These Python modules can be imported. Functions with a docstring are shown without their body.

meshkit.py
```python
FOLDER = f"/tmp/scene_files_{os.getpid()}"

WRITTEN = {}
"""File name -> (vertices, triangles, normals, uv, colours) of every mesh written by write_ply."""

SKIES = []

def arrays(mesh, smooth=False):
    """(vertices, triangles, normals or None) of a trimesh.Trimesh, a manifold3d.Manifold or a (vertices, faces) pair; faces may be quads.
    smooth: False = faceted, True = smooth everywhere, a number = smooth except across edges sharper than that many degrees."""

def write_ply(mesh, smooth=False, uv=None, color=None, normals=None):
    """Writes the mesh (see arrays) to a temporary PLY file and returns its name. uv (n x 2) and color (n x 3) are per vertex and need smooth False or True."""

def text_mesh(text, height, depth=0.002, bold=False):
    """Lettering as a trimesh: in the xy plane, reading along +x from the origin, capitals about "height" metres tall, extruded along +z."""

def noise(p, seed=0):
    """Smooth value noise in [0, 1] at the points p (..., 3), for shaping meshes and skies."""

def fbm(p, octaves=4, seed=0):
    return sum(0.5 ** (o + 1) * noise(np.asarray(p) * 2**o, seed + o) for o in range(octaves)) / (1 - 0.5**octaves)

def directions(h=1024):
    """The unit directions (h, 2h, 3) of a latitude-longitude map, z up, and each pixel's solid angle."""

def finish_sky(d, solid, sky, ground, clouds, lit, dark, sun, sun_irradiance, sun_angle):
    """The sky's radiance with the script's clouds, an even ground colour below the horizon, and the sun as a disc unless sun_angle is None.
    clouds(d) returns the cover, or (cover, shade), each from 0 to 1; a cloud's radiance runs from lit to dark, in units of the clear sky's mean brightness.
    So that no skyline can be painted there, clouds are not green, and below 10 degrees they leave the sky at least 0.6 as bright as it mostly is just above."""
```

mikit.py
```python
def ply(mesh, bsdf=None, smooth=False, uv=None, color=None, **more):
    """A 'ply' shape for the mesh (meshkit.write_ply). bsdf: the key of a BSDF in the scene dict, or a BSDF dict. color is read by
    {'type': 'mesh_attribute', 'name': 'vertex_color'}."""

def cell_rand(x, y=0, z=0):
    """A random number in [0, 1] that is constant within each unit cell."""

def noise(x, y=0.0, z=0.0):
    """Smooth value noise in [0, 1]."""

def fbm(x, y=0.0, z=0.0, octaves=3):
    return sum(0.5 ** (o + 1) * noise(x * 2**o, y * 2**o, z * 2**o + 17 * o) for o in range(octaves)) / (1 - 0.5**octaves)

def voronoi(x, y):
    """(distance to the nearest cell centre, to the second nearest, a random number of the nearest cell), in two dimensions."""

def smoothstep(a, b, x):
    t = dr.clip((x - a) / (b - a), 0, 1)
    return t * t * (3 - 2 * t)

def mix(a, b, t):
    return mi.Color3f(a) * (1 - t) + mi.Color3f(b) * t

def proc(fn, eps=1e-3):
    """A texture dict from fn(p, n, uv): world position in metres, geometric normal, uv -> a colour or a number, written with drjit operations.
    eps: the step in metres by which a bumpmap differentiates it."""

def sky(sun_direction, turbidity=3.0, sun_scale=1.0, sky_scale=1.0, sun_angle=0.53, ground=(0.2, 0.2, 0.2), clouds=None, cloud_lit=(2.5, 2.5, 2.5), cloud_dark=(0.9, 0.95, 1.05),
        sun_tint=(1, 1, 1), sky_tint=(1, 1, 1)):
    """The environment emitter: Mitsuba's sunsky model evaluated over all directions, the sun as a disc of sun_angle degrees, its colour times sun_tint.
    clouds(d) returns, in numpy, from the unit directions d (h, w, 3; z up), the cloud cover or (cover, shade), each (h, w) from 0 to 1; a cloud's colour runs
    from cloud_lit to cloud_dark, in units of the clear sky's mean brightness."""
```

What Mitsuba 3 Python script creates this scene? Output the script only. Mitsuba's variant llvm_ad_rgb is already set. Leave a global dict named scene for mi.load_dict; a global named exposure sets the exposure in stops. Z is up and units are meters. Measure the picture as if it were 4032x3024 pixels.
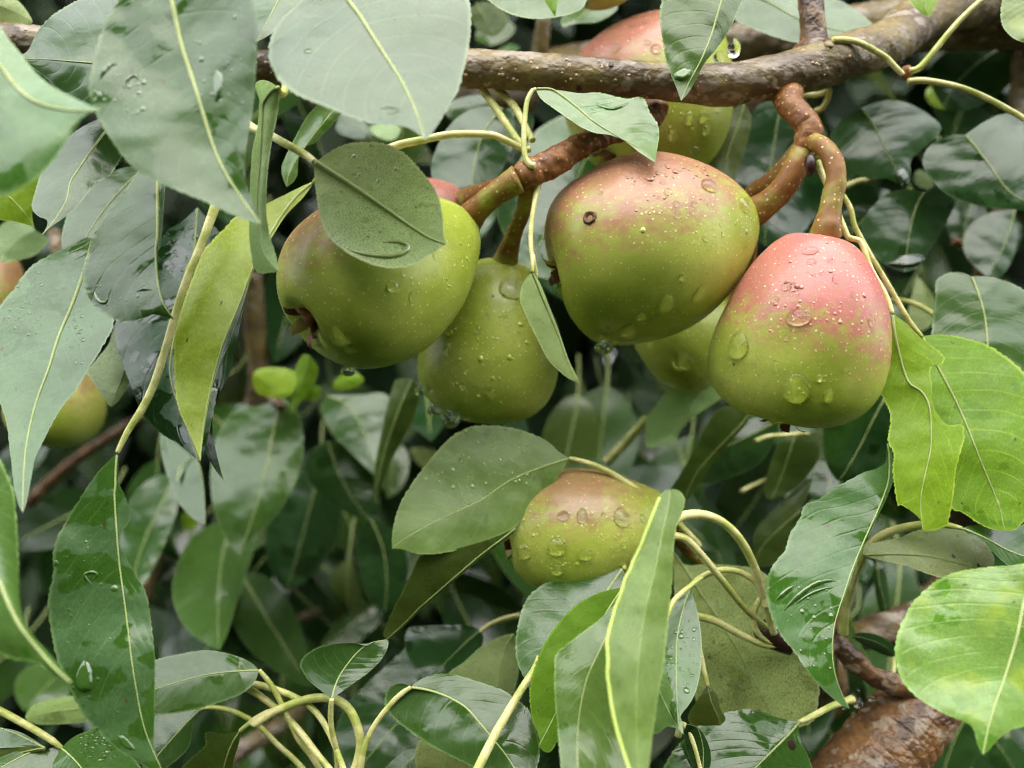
import math, numpy as np, trimesh, drjit as dr, mitsuba as mi, mikit, meshkit
from scipy.interpolate import Akima1DInterpolator
T = mi.ScalarTransform4f
scene, labels = {}, {}

# ------------------------------------------------------------------ camera, sky, exposure
CAM_Z, GROUND, FOCAL = 0.0, -1.5, 2990.0   # the eye is the origin, 1.5 m above the ground; focal length in photo pixels (4032 wide)
scene['camera'] = {'type': 'thinlens', 'fov': math.degrees(2*math.atan(2016/FOCAL)), 'aperture_radius': 0.0018,
                   'focus_distance': 0.209, 'near_clip': 0.01, 'far_clip': 500.0,
                   'to_world': T().look_at(origin=[0, 0, CAM_Z], target=[0, 1, CAM_Z], up=[0, 0, 1])}
def overcast(d):
    # a closed grey sky, brighter towards the zenith than at the skyline, with soft cloud texture
    t = np.clip(d[..., 2], 0, 1)
    tex = meshkit.fbm(d*np.array([2.2, 2.2, 3.5]) + 4.0, 4, 3)
    return np.ones(d.shape[:2]), np.clip(1 - t**0.8 + (tex - .5)*0.7, 0, 1)
scene['sky'] = mikit.sky((0.1, -0.45, 0.9), turbidity=3, sun_scale=0.06, sun_angle=60, clouds=overcast,
                         cloud_lit=(3.5, 3.55, 3.62), cloud_dark=(1.0, 1.02, 1.04), ground=(0.14, 0.16, 0.09))
exposure = 4.05

# ------------------------------------------------------------------ helpers
CROPS = {'A': (0, 0, 1.508), 'B': (1000, 0, 1.508), 'C': (2000, 0, 1.508), 'D': (2932, 0, 1.508), 'E': (0, 900, 1.508), 'F': (1000, 900, 1.508),
         'G': (2000, 900, 1.508), 'H': (2932, 900, 1.508), 'I': (0, 1924, 1.508), 'J': (1000, 1924, 1.508), 'K': (2000, 1924, 1.508),
         'L': (2932, 1924, 1.508), 'M': (400, 1400, 1.2762), 'N': (2400, 1450, 1.2762), 'O': (3000, 300, 1.6076), 'P': (0, 2300, 2.212),
         'Q': (1300, 200, 2.0109), 'R': (1700, 0, 2.765), 'W': (0, 0, 0.54861)}

def px(text):
    """Surveyed points: a sheet letter, then x,y pairs on that sheet -> photo pixels."""
    out = []
    for w in text.split():
        if w in CROPS:
            x0, y0, k = CROPS[w]
        else:
            x, y = w.split(',')
            out.append((x0 + float(x)/k, y0 + float(y)/k))
    return np.array(out, float).reshape(-1, 2)

def at(uv, d):
    """World points (metres) at distance d along +y seen in the directions uv of the survey."""
    uv, d = np.asarray(uv, float), np.asarray(d, float)
    return np.stack([(uv[..., 0] - 2016)/FOCAL*d, d + 0*uv[..., 0], CAM_Z - (uv[..., 1] - 1512)/FOCAL*d], -1)

def resample(p, n, sharp=False):
    p = np.asarray(p, float)
    seg = np.linalg.norm(np.diff(p, axis=0), axis=1)
    p = p[np.r_[True, seg > 1e-9]]
    c = np.r_[0, np.cumsum(np.linalg.norm(np.diff(p, axis=0), axis=1))]
    if len(p) < 3 or sharp:
        f = lambda t: np.stack([np.interp(t, c, p[:, k]) for k in range(p.shape[1])], -1)
    else:
        f = Akima1DInterpolator(c, p)
    fine = f(np.linspace(0, c[-1], 600))
    a = np.r_[0, np.cumsum(np.linalg.norm(np.diff(fine, axis=0), axis=1))]
    s = np.linspace(0, a[-1], n)
    return np.stack([np.interp(s, a, fine[:, k]) for k in range(p.shape[1])], -1)

def tube(path, radii, sides=10, n=None, cap=True, wob=0.0, freq=300, seed=0, ring=0.0, rings=30):
    """A round bar along a 3-D path, radii per path point; wob: bark-like relief in metres."""
    path = np.asarray(path, float); radii = np.broadcast_to(radii, (len(path),)).astype(float)
    q = resample(np.c_[path, radii*1.0], n or max(8, 6*len(path)))
    p, r = q[:, :3], q[:, 3]
    if ring:
        w = np.linspace(0, 1, len(p))*rings
        r = r*(1 + ring*(np.abs(np.sin(w*1.9 + 2*np.sin(w*.7)))**.5 - .6))
    t = np.gradient(p, axis=0); t /= np.linalg.norm(t, axis=1, keepdims=True) + 1e-12
    a = np.cross(t[0], [0, 1, 0.2]); a /= np.linalg.norm(a)
    A = []
    for k in range(len(p)):
        a = a - t[k]*(a @ t[k]); a /= np.linalg.norm(a) + 1e-12; A.append(a)
    A = np.array(A); Bv = np.cross(t, A)
    ang = np.arange(sides)*2*np.pi/sides
    nrm = np.cos(ang)[None, :, None]*A[:, None] + np.sin(ang)[None, :, None]*Bv[:, None]
    v = p[:, None] + r[:, None, None]*nrm
    if wob:
        f = meshkit.fbm(v.reshape(-1, 3)*freq, 3, seed).reshape(v.shape[:2]) - 0.5
        v = v + nrm*(f*wob)[..., None]
    i, j = np.meshgrid(np.arange(len(p)-1), np.arange(sides), indexing='ij')
    quad = np.stack([i*sides+j, i*sides+(j+1) % sides, (i+1)*sides+(j+1) % sides, (i+1)*sides+j], -1).reshape(-1, 4)
    f = np.vstack([quad[:, [0, 1, 2]], quad[:, [0, 2, 3]]]); V = v.reshape(-1, 3)
    if cap:
        V = np.vstack([V, p[0] - t[0]*r[0]*0.35, p[-1] + t[-1]*r[-1]*0.35]); m = len(V)
        k = np.arange(sides); e = (len(p)-1)*sides
        f = np.vstack([f, np.stack([(k+1) % sides, k, k*0+m-2], -1), np.stack([e+k, e+(k+1) % sides, k*0+m-1], -1)])
    return V, f

def join(parts):
    V, F, o = [], [], 0
    for v, f in parts:
        V.append(v); F.append(np.asarray(f)+o); o += len(v)
    return np.vstack(V), np.vstack(F)

used = {}
def numbered(key):
    n = used.get(key, 0); used[key] = n + 1
    return key if n == 0 else f'{key}_{n:03d}'

def put(name, parent=None, mesh=None, m=None, smooth=True, uv=None, color=None, **lab):
    key = numbered((parent + '__' if parent else '') + name)
    if mesh is not None:
        scene[key] = mikit.ply(mesh if not isinstance(mesh, tuple) else (mesh[0], mesh[1]), m, smooth=smooth, uv=uv, color=color)
    lab = {k: v for k, v in lab.items() if v is not None}
    if lab:
        labels[key] = lab
    return key

# ------------------------------------------------------------------ materials
noise, fbm, voronoi, cell_rand, sstep, mix = mikit.noise, mikit.fbm, mikit.voronoi, mikit.cell_rand, mikit.smoothstep, mikit.mix
TONES = ['top', 'dark', 'young', 'under', 'olive', 'blotch', 'fresh', 'spring', 'deep', 'sage']
PAL = {'top': (0.034, 0.084, 0.013), 'dark': (0.017, 0.052, 0.010), 'young': (0.47, 0.68, 0.035), 'under': (0.39, 0.53, 0.18),
       'olive': (0.085, 0.135, 0.015), 'blotch': (0.125, 0.190, 0.040), 'fresh': (0.076, 0.135, 0.026), 'spring': (0.27, 0.48, 0.020), 'deep': (0.17, 0.33, 0.016), 'sage': (0.20, 0.29, 0.055)}
WETC = {'top': (0.034, 0.092, 0.009), 'dark': (0.012, 0.036, 0.006), 'young': (0.50, 0.64, 0.022), 'under': (0.34, 0.45, 0.13),
       'olive': (0.07, 0.13, 0.009), 'blotch': (0.085, 0.17, 0.018), 'fresh': (0.06, 0.14, 0.014), 'spring': (0.22, 0.45, 0.01), 'deep': (0.13, 0.30, 0.01), 'sage': (0.16, 0.26, 0.035)}
VEIN = {'top': (0.11, 0.17, 0.065), 'dark': (0.04, 0.08, 0.03), 'young': (0.66, 0.72, 0.10), 'under': (0.40, 0.46, 0.22),
        'olive': (0.15, 0.21, 0.04), 'blotch': (0.18, 0.29, 0.06), 'fresh': (0.16, 0.27, 0.06), 'spring': (0.52, 0.68, 0.08), 'deep': (0.28, 0.44, 0.05), 'sage': (0.28, 0.37, 0.10)}
TRANS = {'top': 0.30, 'dark': 0.2, 'young': 1.1, 'under': 0.7, 'olive': 0.6, 'blotch': 0.5, 'fresh': 0.5, 'spring': 0.9, 'deep': 0.8, 'sage': 0.6}

def by_tone(tone, table):
    v = mi.Color3f(table['top']) if isinstance(table['top'], tuple) else mi.Float(table['top'])
    for k, name in enumerate(TONES[1:], 1):
        w = mi.Color3f(table[name]) if isinstance(table[name], tuple) else mi.Float(table[name])
        v = dr.select((tone > k - 0.5), w, v)
    return v

def leaf_coords(uv):
    ident = dr.floor(uv.x); s = (uv.x - ident - 0.01)/0.98
    tone = dr.floor(uv.y); t = ((uv.y - tone - 0.01)/0.98)*2 - 1
    return ident, s, tone - 10*dr.floor(tone/10), t

def wetness(p, ident, uv):
    th = dr.select(uv.y > 10, mi.Float(0.515), 0.60 + 0.2*cell_rand(ident, 11))
    f = fbm(p.x*125 + ident*5, p.y*125, p.z*125, 4)
    return sstep(th, th + 0.03, f)

def leaf_colour(p, n, uv):
    ident, s, tone, t = leaf_coords(uv)
    at_ = dr.abs(t)
    vein = by_tone(tone, VEIN)
    waxy = dr.select(uv.y > 10, mi.Float(1.0), mi.Float(0.0))*(0.6 + 0.8*fbm(p.x*130, p.y*130, p.z*130))
    c = mix(by_tone(tone, PAL) + mi.Color3f(0.014, 0.021, 0.012)*waxy, by_tone(tone, WETC)*0.85, wetness(p, ident, uv))
    r1, r2 = cell_rand(ident, 3), cell_rand(ident, 5)
    c *= 0.82 + 0.36*r1
    c = mi.Color3f(c.x*(0.85 + 0.3*r2), c.y, c.z*(0.85 + 0.4*cell_rand(ident, 9)))
    patch = fbm(p.x*70 + ident, p.y*70, p.z*70)
    c *= 0.80 + 0.40*patch
    fine = noise(p.x*900, p.y*900, p.z*900)
    c *= 0.90 + 0.20*fine
    # side veins, curved towards the tip
    ph = s*(11 + 3*r1) - at_*(1.55 + 0.5*r2) - 0.9*at_*at_ + 0.12*noise(s*7, t*4, ident) + dr.select(t > 0, mi.Float(0.43), mi.Float(0.0))
    d = dr.abs(ph - dr.floor(ph) - 0.5)
    lateral = (1 - sstep(0.012, 0.05, d))*(1 - sstep(0.8, 0.98, at_))
    # fine net
    a, b, _ = voronoi(s*50 + ident*3, t*19)
    net = 1 - sstep(0.02, 0.13, b - a)
    is_under = (tone > 2.5) & (tone < 4.5)
    strength = dr.select(is_under, mi.Float(-0.62), mi.Float(0.35))
    c = c*(1 + strength*net)
    c = mix(c, vein, lateral*dr.select(is_under, mi.Float(0.30), dr.select(tone > 6.5, mi.Float(0.62), mi.Float(0.36)))*(0.4 + 0.9*noise(s*9 + ident, t*5)))
    # yellowing blotches of the mottled leaf
    isb = (tone > 4.5) & (tone < 5.5)
    by = sstep(0.5, 0.72, fbm(p.x*160, p.y*160, p.z*160 + 3))
    c = mix(c, (0.25, 0.33, 0.04), dr.select(isb, by*0.6, mi.Float(0)))
    # rare brown specks
    _, _, which = voronoi(s*26 + ident*7, t*11)
    f1, _, _ = voronoi(s*26 + ident*7, t*11)
    speck = dr.select(which > 0.985, 1 - sstep(0.12, 0.30, f1), mi.Float(0))
    c = mix(c, (0.06, 0.025, 0.012), speck*0.8)
    rim = sstep(0.955, 0.985, at_)
    return mix(c, vein*1.3, rim*0.55)

def leaf_rough(p, n, uv):
    ident, s, tone, t = leaf_coords(uv)
    wet = wetness(p, ident, uv)
    base = dr.select((tone > 2.5) & (tone < 4.5), mi.Float(0.46), mi.Float(0.22))
    base = base + dr.select(uv.y > 10, mi.Float(0.08), mi.Float(0.0)) + 0.10*(noise(p.x*500, p.y*500, p.z*500) - 0.5)
    return dr.clip(base*(1 - wet) + 0.10*wet, 0.08, 0.9)

def leaf_trans(p, n, uv):
    ident, s, tone, t = leaf_coords(uv)
    return by_tone(tone, TRANS)

def leaf_bump(p, n, uv):
    ident, s, tone, t = leaf_coords(uv)
    at_ = dr.abs(t)
    ph = s*(11 + 3*cell_rand(ident, 3)) - at_*(1.55 + 0.5*cell_rand(ident, 5)) - 0.9*at_*at_ + 0.12*noise(s*7, t*4, ident) + dr.select(t > 0, mi.Float(0.43), mi.Float(0.0))
    d = dr.abs(ph - dr.floor(ph) - 0.5)
    return -0.5*(1 - sstep(0.0, 0.10, d)) + 0.55*noise(p.x*420, p.y*420, p.z*420) + 0.35*noise(p.x*1100, p.y*1100, p.z*1100)
scene['leaf_skin'] = {'type': 'twosided', 'b': {'type': 'bumpmap', 'tex': mikit.proc(leaf_bump, eps=2e-4), 'scale': 0.00005,
    'b': {'type': 'principled', 'base_color': mikit.proc(leaf_colour), 'roughness': mikit.proc(leaf_rough), 'specular': 0.58}}}
scene['thin_leaf_skin'] = {'type': 'blendbsdf', 'weight': 0.04,
    'a': {'type': 'principledthin', 'base_color': mikit.proc(leaf_colour), 'roughness': 0.4, 'diff_trans': mikit.proc(leaf_trans), 'eta': 1.5},
    'b': {'type': 'twosided', 'b': {'type': 'roughconductor', 'material': 'none', 'alpha': 0.18, 'distribution': 'ggx'}}}
def vein_colour(p, n, uv):
    f = fbm(p.x*400, p.y*400, p.z*400)
    return mix((0.29, 0.36, 0.12), (0.42, 0.48, 0.20), f)
scene['vein_skin'] = {'type': 'twosided', 'b': {'type': 'principled', 'base_color': mikit.proc(vein_colour), 'roughness': 0.42, 'specular': 0.4}}
def vein_dim_colour(p, n, uv):
    f = fbm(p.x*400, p.y*400, p.z*400)
    return mix((0.22, 0.29, 0.09), (0.32, 0.39, 0.14), f)
scene['vein_dim'] = {'type': 'twosided', 'b': {'type': 'principled', 'base_color': mikit.proc(vein_dim_colour), 'roughness': 0.42, 'specular': 0.4}}
scene['rim_skin'] = {'type': 'principled', 'base_color': {'type': 'rgb', 'value': (0.45, 0.56, 0.13)}, 'roughness': 0.4}
def petiole_colour(p, n, uv):
    f = fbm(p.x*220, p.y*220, p.z*220)
    g = noise(p.x*1500, p.y*1500, p.z*1500)
    return mix((0.42, 0.47, 0.11), (0.74, 0.69, 0.31), sstep(0.3, 0.7, f))*(0.85 + 0.2*g)
scene['petiole_skin'] = {'type': 'principled', 'base_color': mikit.proc(petiole_colour), 'roughness': 0.38, 'specular': 0.5}

def spots3(x, y, z, r):
    """Round dots scattered in space: 1 in a dot, 0 outside, and the random number of the dot."""
    hit, who = mi.Float(0), mi.Float(0)
    ix, iy, iz = dr.floor(x), dr.floor(y), dr.floor(z)
    for a in (0, 1):
        for b in (0, 1):
            for c in (0, 1):
                cx, cy, cz = dr.floor(x - 0.5) + a, dr.floor(y - 0.5) + b, dr.floor(z - 0.5) + c
                h = cell_rand(cx, cy, cz)
                qx = cx + 0.3 + 0.4*cell_rand(cx + 31, cy, cz) - x
                qy = cy + 0.3 + 0.4*cell_rand(cx, cy + 57, cz) - y
                qz = cz + 0.3 + 0.4*cell_rand(cx, cy, cz + 83) - z
                d = dr.sqrt(qx*qx + qy*qy + qz*qz)
                rr = r*(0.55 + 0.8*h)
                k = 1 - sstep(rr*0.65, rr, d)
                who = dr.select(k > hit, h, who); hit = dr.maximum(hit, k)
    return hit, who

def pear_base(p, uv):
    blush, hue = uv.x, uv.y
    f1 = fbm(p.x*60, p.y*60, p.z*60)
    f2 = fbm(p.x*420, p.y*420, p.z*420)
    green = mix((0.31, 0.385, 0.040), (0.45, 0.51, 0.090), sstep(0.25, 0.75, f1))
    red = mix((0.31, 0.165, 0.085), (0.48, 0.125, 0.135), hue)
    b = dr.clip(blush*1.25 + (f1 - 0.5)*0.40*dr.minimum(1, blush*3) + (f2 - 0.5)*1.25*dr.minimum(0.6, blush*1.5) - 0.05, 0, 1)
    c = mix(green, red, sstep(0.12, 0.9, b)*0.92)
    f3 = fbm(p.x*1300, p.y*1300, p.z*1300)
    c = mix(c, (0.33, 0.22, 0.09), 0.35*sstep(0.56, 0.72, f3)*sstep(0.45, 0.65, f1))
    return c*(0.84 + 0.16*f2 + 0.16*f3)
def pear_colour(p, n, uv):
    c = pear_base(p, uv)
    k1, _ = spots3(p.x*600, p.y*600, p.z*600, 0.18)
    k3, _ = spots3(p.x*1050 + 7, p.y*1050, p.z*1050, 0.20)
    c = mix(c, mix((0.62, 0.60, 0.24), (0.70, 0.45, 0.28), uv.x), k3*0.45)
    c = mix(c, mix((0.70, 0.66, 0.27), (0.85, 0.62, 0.38), uv.x), k1*0.85)
    k2, w2 = spots3(p.x*90, p.y*90, p.z*90, 0.05)
    return mix(c, (0.16, 0.08, 0.025), dr.select(w2 > 0.8, k2*0.8, mi.Float(0)))
def pear_bump(p, n, uv):
    k1, _ = spots3(p.x*600, p.y*600, p.z*600, 0.205)
    return k1*0.6 + 0.5*fbm(p.x*300, p.y*300, p.z*300)
scene['pear_skin'] = {'type': 'bumpmap', 'tex': mikit.proc(pear_bump, eps=2e-4), 'scale': 0.00012,
                      'b': {'type': 'principled', 'base_color': mikit.proc(pear_colour), 'roughness': 0.34, 'specular': 0.5, 'clearcoat': 0.35, 'clearcoat_gloss': 0.9}}
def stem_colour(p, n, uv):
    f = fbm(p.x*130, p.y*130, p.z*130)
    c = mix((0.24, 0.105, 0.028), (0.30, 0.28, 0.050), sstep(0.42, 0.78, f))*(0.75 + 0.5*fbm(p.x*700, p.y*700, p.z*700))
    k, _ = spots3(p.x*560, p.y*560, p.z*560, 0.20)
    return mix(c, (0.72, 0.60, 0.38), k*0.85)
scene['stem_skin'] = {'type': 'principled', 'base_color': mikit.proc(stem_colour), 'roughness': 0.48, 'specular': 0.4, 'clearcoat': 0.1, 'clearcoat_gloss': 0.9}
def spur_colour(p, n, uv):
    f = fbm(p.x*200, p.y*200, p.z*200)
    g = fbm(p.x*900, p.y*900, p.z*900)
    c = mix((0.17, 0.062, 0.020), (0.30, 0.13, 0.035), sstep(0.3, 0.7, f))*(0.40 + 1.1*g)
    k, _ = spots3(p.x*540, p.y*540, p.z*540, 0.22)
    return mix(c, (0.60, 0.45, 0.26), k*0.85)
scene['spur_skin'] = {'type': 'principled', 'base_color': mikit.proc(spur_colour), 'roughness': 0.5, 'specular': 0.4, 'clearcoat': 0.1, 'clearcoat_gloss': 0.9}
def bark_colour(p, n, uv):
    f = fbm(p.x*90, p.y*90, p.z*90, 4)
    g = fbm(p.x*700, p.y*700, p.z*1100, 3)
    c = mix((0.085, 0.050, 0.020), (0.20, 0.145, 0.042), sstep(0.35, 0.65, f))
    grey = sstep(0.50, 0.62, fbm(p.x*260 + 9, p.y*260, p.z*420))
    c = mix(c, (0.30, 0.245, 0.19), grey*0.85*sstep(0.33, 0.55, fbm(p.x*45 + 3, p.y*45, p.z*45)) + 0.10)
    c *= 0.6 + 0.8*g
    k, w = spots3(p.x*240, p.y*240, p.z*240, 0.11)
    return mix(c, (0.46, 0.30, 0.18), dr.select(w > 0.62, k*0.7, mi.Float(0)))
def bark_bump(p, n, uv):
    return fbm(p.x*800, p.y*800, p.z*800, 3)
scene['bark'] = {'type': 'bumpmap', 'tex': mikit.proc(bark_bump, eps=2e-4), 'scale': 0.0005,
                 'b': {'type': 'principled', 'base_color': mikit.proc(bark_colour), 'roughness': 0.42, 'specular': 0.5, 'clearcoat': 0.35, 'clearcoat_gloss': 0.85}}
def wet_bark_colour(p, n, uv):
    f = fbm(p.x*120, p.y*120, p.z*120, 4)
    g = fbm(p.x*600, p.y*600, p.z*600, 3)
    c = mix((0.060, 0.030, 0.016), (0.20, 0.098, 0.034), sstep(0.35, 0.68, f))*(0.55 + 0.9*g)
    grey = sstep(0.56, 0.64, fbm(p.x*230 + 5, p.y*230, p.z*230))
    return mix(c, (0.33, 0.26, 0.18), grey*0.6)
scene['wet_bark'] = {'type': 'bumpmap', 'tex': mikit.proc(bark_bump, eps=2e-4), 'scale': 0.0007,
                     'b': {'type': 'principled', 'base_color': mikit.proc(wet_bark_colour), 'roughness': 0.4, 'specular': 0.5, 'clearcoat': 0.35, 'clearcoat_gloss': 0.9}}
scene['lenticel_skin'] = {'type': 'principled', 'base_color': {'type': 'rgb', 'value': (0.52, 0.36, 0.22)}, 'roughness': 0.6}
scene['dry_sepal'] = {'type': 'twosided', 'b': {'type': 'principled', 'base_color': {'type': 'rgb', 'value': (0.13, 0.05, 0.022)}, 'roughness': 0.5}}
def scab_colour(p, n, uv):
    return mix((0.07, 0.028, 0.016), (0.22, 0.11, 0.05), fbm(p.x*1200, p.y*1200, p.z*1200))
scene['scab'] = {'type': 'twosided', 'b': {'type': 'principled', 'base_color': mikit.proc(scab_colour), 'roughness': 0.6}}
scene['green_sepal'] = {'type': 'twosided', 'b': {'type': 'principled', 'base_color': {'type': 'rgb', 'value': (0.30, 0.24, 0.05)}, 'roughness': 0.5}}
scene['dark_bud'] = {'type': 'principled', 'base_color': {'type': 'rgb', 'value': (0.035, 0.014, 0.012)}, 'roughness': 0.35}
def leaf_bead_colour(p, n, uv):
    ident, s, tone, t = leaf_coords(uv)
    return by_tone(tone, WETC)*dr.select((tone > 2.5) & (tone < 3.5), mi.Float(0.55), mi.Float(0.95))
scene['leaf_bead'] = {'type': 'principled', 'base_color': mikit.proc(leaf_bead_colour), 'roughness': 0.05, 'specular': 0.9, 'clearcoat': 0.6, 'clearcoat_gloss': 0.97}
scene['film_two_sided'] = {'type': 'twosided', 'b': scene['leaf_bead']}
def pear_bead_colour(p, n, uv):
    return pear_base(p, uv)
scene['pear_bead'] = {'type': 'principled', 'base_color': mikit.proc(pear_bead_colour), 'roughness': 0.04, 'specular': 0.9}
scene['water'] = {'type': 'dielectric', 'int_ior': 1.33, 'ext_ior': 1.0}
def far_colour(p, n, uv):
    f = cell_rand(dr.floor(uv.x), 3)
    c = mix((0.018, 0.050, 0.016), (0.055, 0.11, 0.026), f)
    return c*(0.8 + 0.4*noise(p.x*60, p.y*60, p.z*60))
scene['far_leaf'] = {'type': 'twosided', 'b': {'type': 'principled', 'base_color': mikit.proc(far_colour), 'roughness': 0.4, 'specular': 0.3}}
def added_hedge_colour(p, n, uv):
    return mix((0.02, 0.045, 0.012), (0.06, 0.11, 0.025), fbm(p.x*14, p.y*14, p.z*14, 4))
scene['added_hedge_green'] = {'type': 'twosided', 'b': {'type': 'principled', 'base_color': mikit.proc(added_hedge_colour), 'roughness': 0.6}}
def soil_colour(p, n, uv):
    f = fbm(p.x*3, p.y*3, p.z*3, 4); g = fbm(p.x*40, p.y*40, p.z*40, 3)
    return mix((0.08, 0.12, 0.04), (0.20, 0.17, 0.11), sstep(0.4, 0.65, f))*(0.6 + 0.8*g)
scene['ground_mat'] = {'type': 'principled', 'base_color': mikit.proc(soil_colour), 'roughness': 0.9}

# ------------------------------------------------------------------ builders
NS, TS = 132, np.array([-1, -.955, -.86, -.74, -.61, -.48, -.35, -.22, -.10, 0, .10, .22, .35, .48, .61, .74, .86, .955, 1.0])
HIT, TINT, GRID = {}, {}, {}                               # key -> (vertices, faces), for laying drops on what they lie on
leaf_id = [0]

def grid_faces(n, m):
    i, j = np.meshgrid(np.arange(n-1), np.arange(m-1), indexing='ij')
    q = np.stack([i*m+j, i*m+j+1, (i+1)*m+j+1, (i+1)*m+j], -1).reshape(-1, 4)
    return np.vstack([q[:, [0, 1, 2]], q[:, [0, 2, 3]]])

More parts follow.
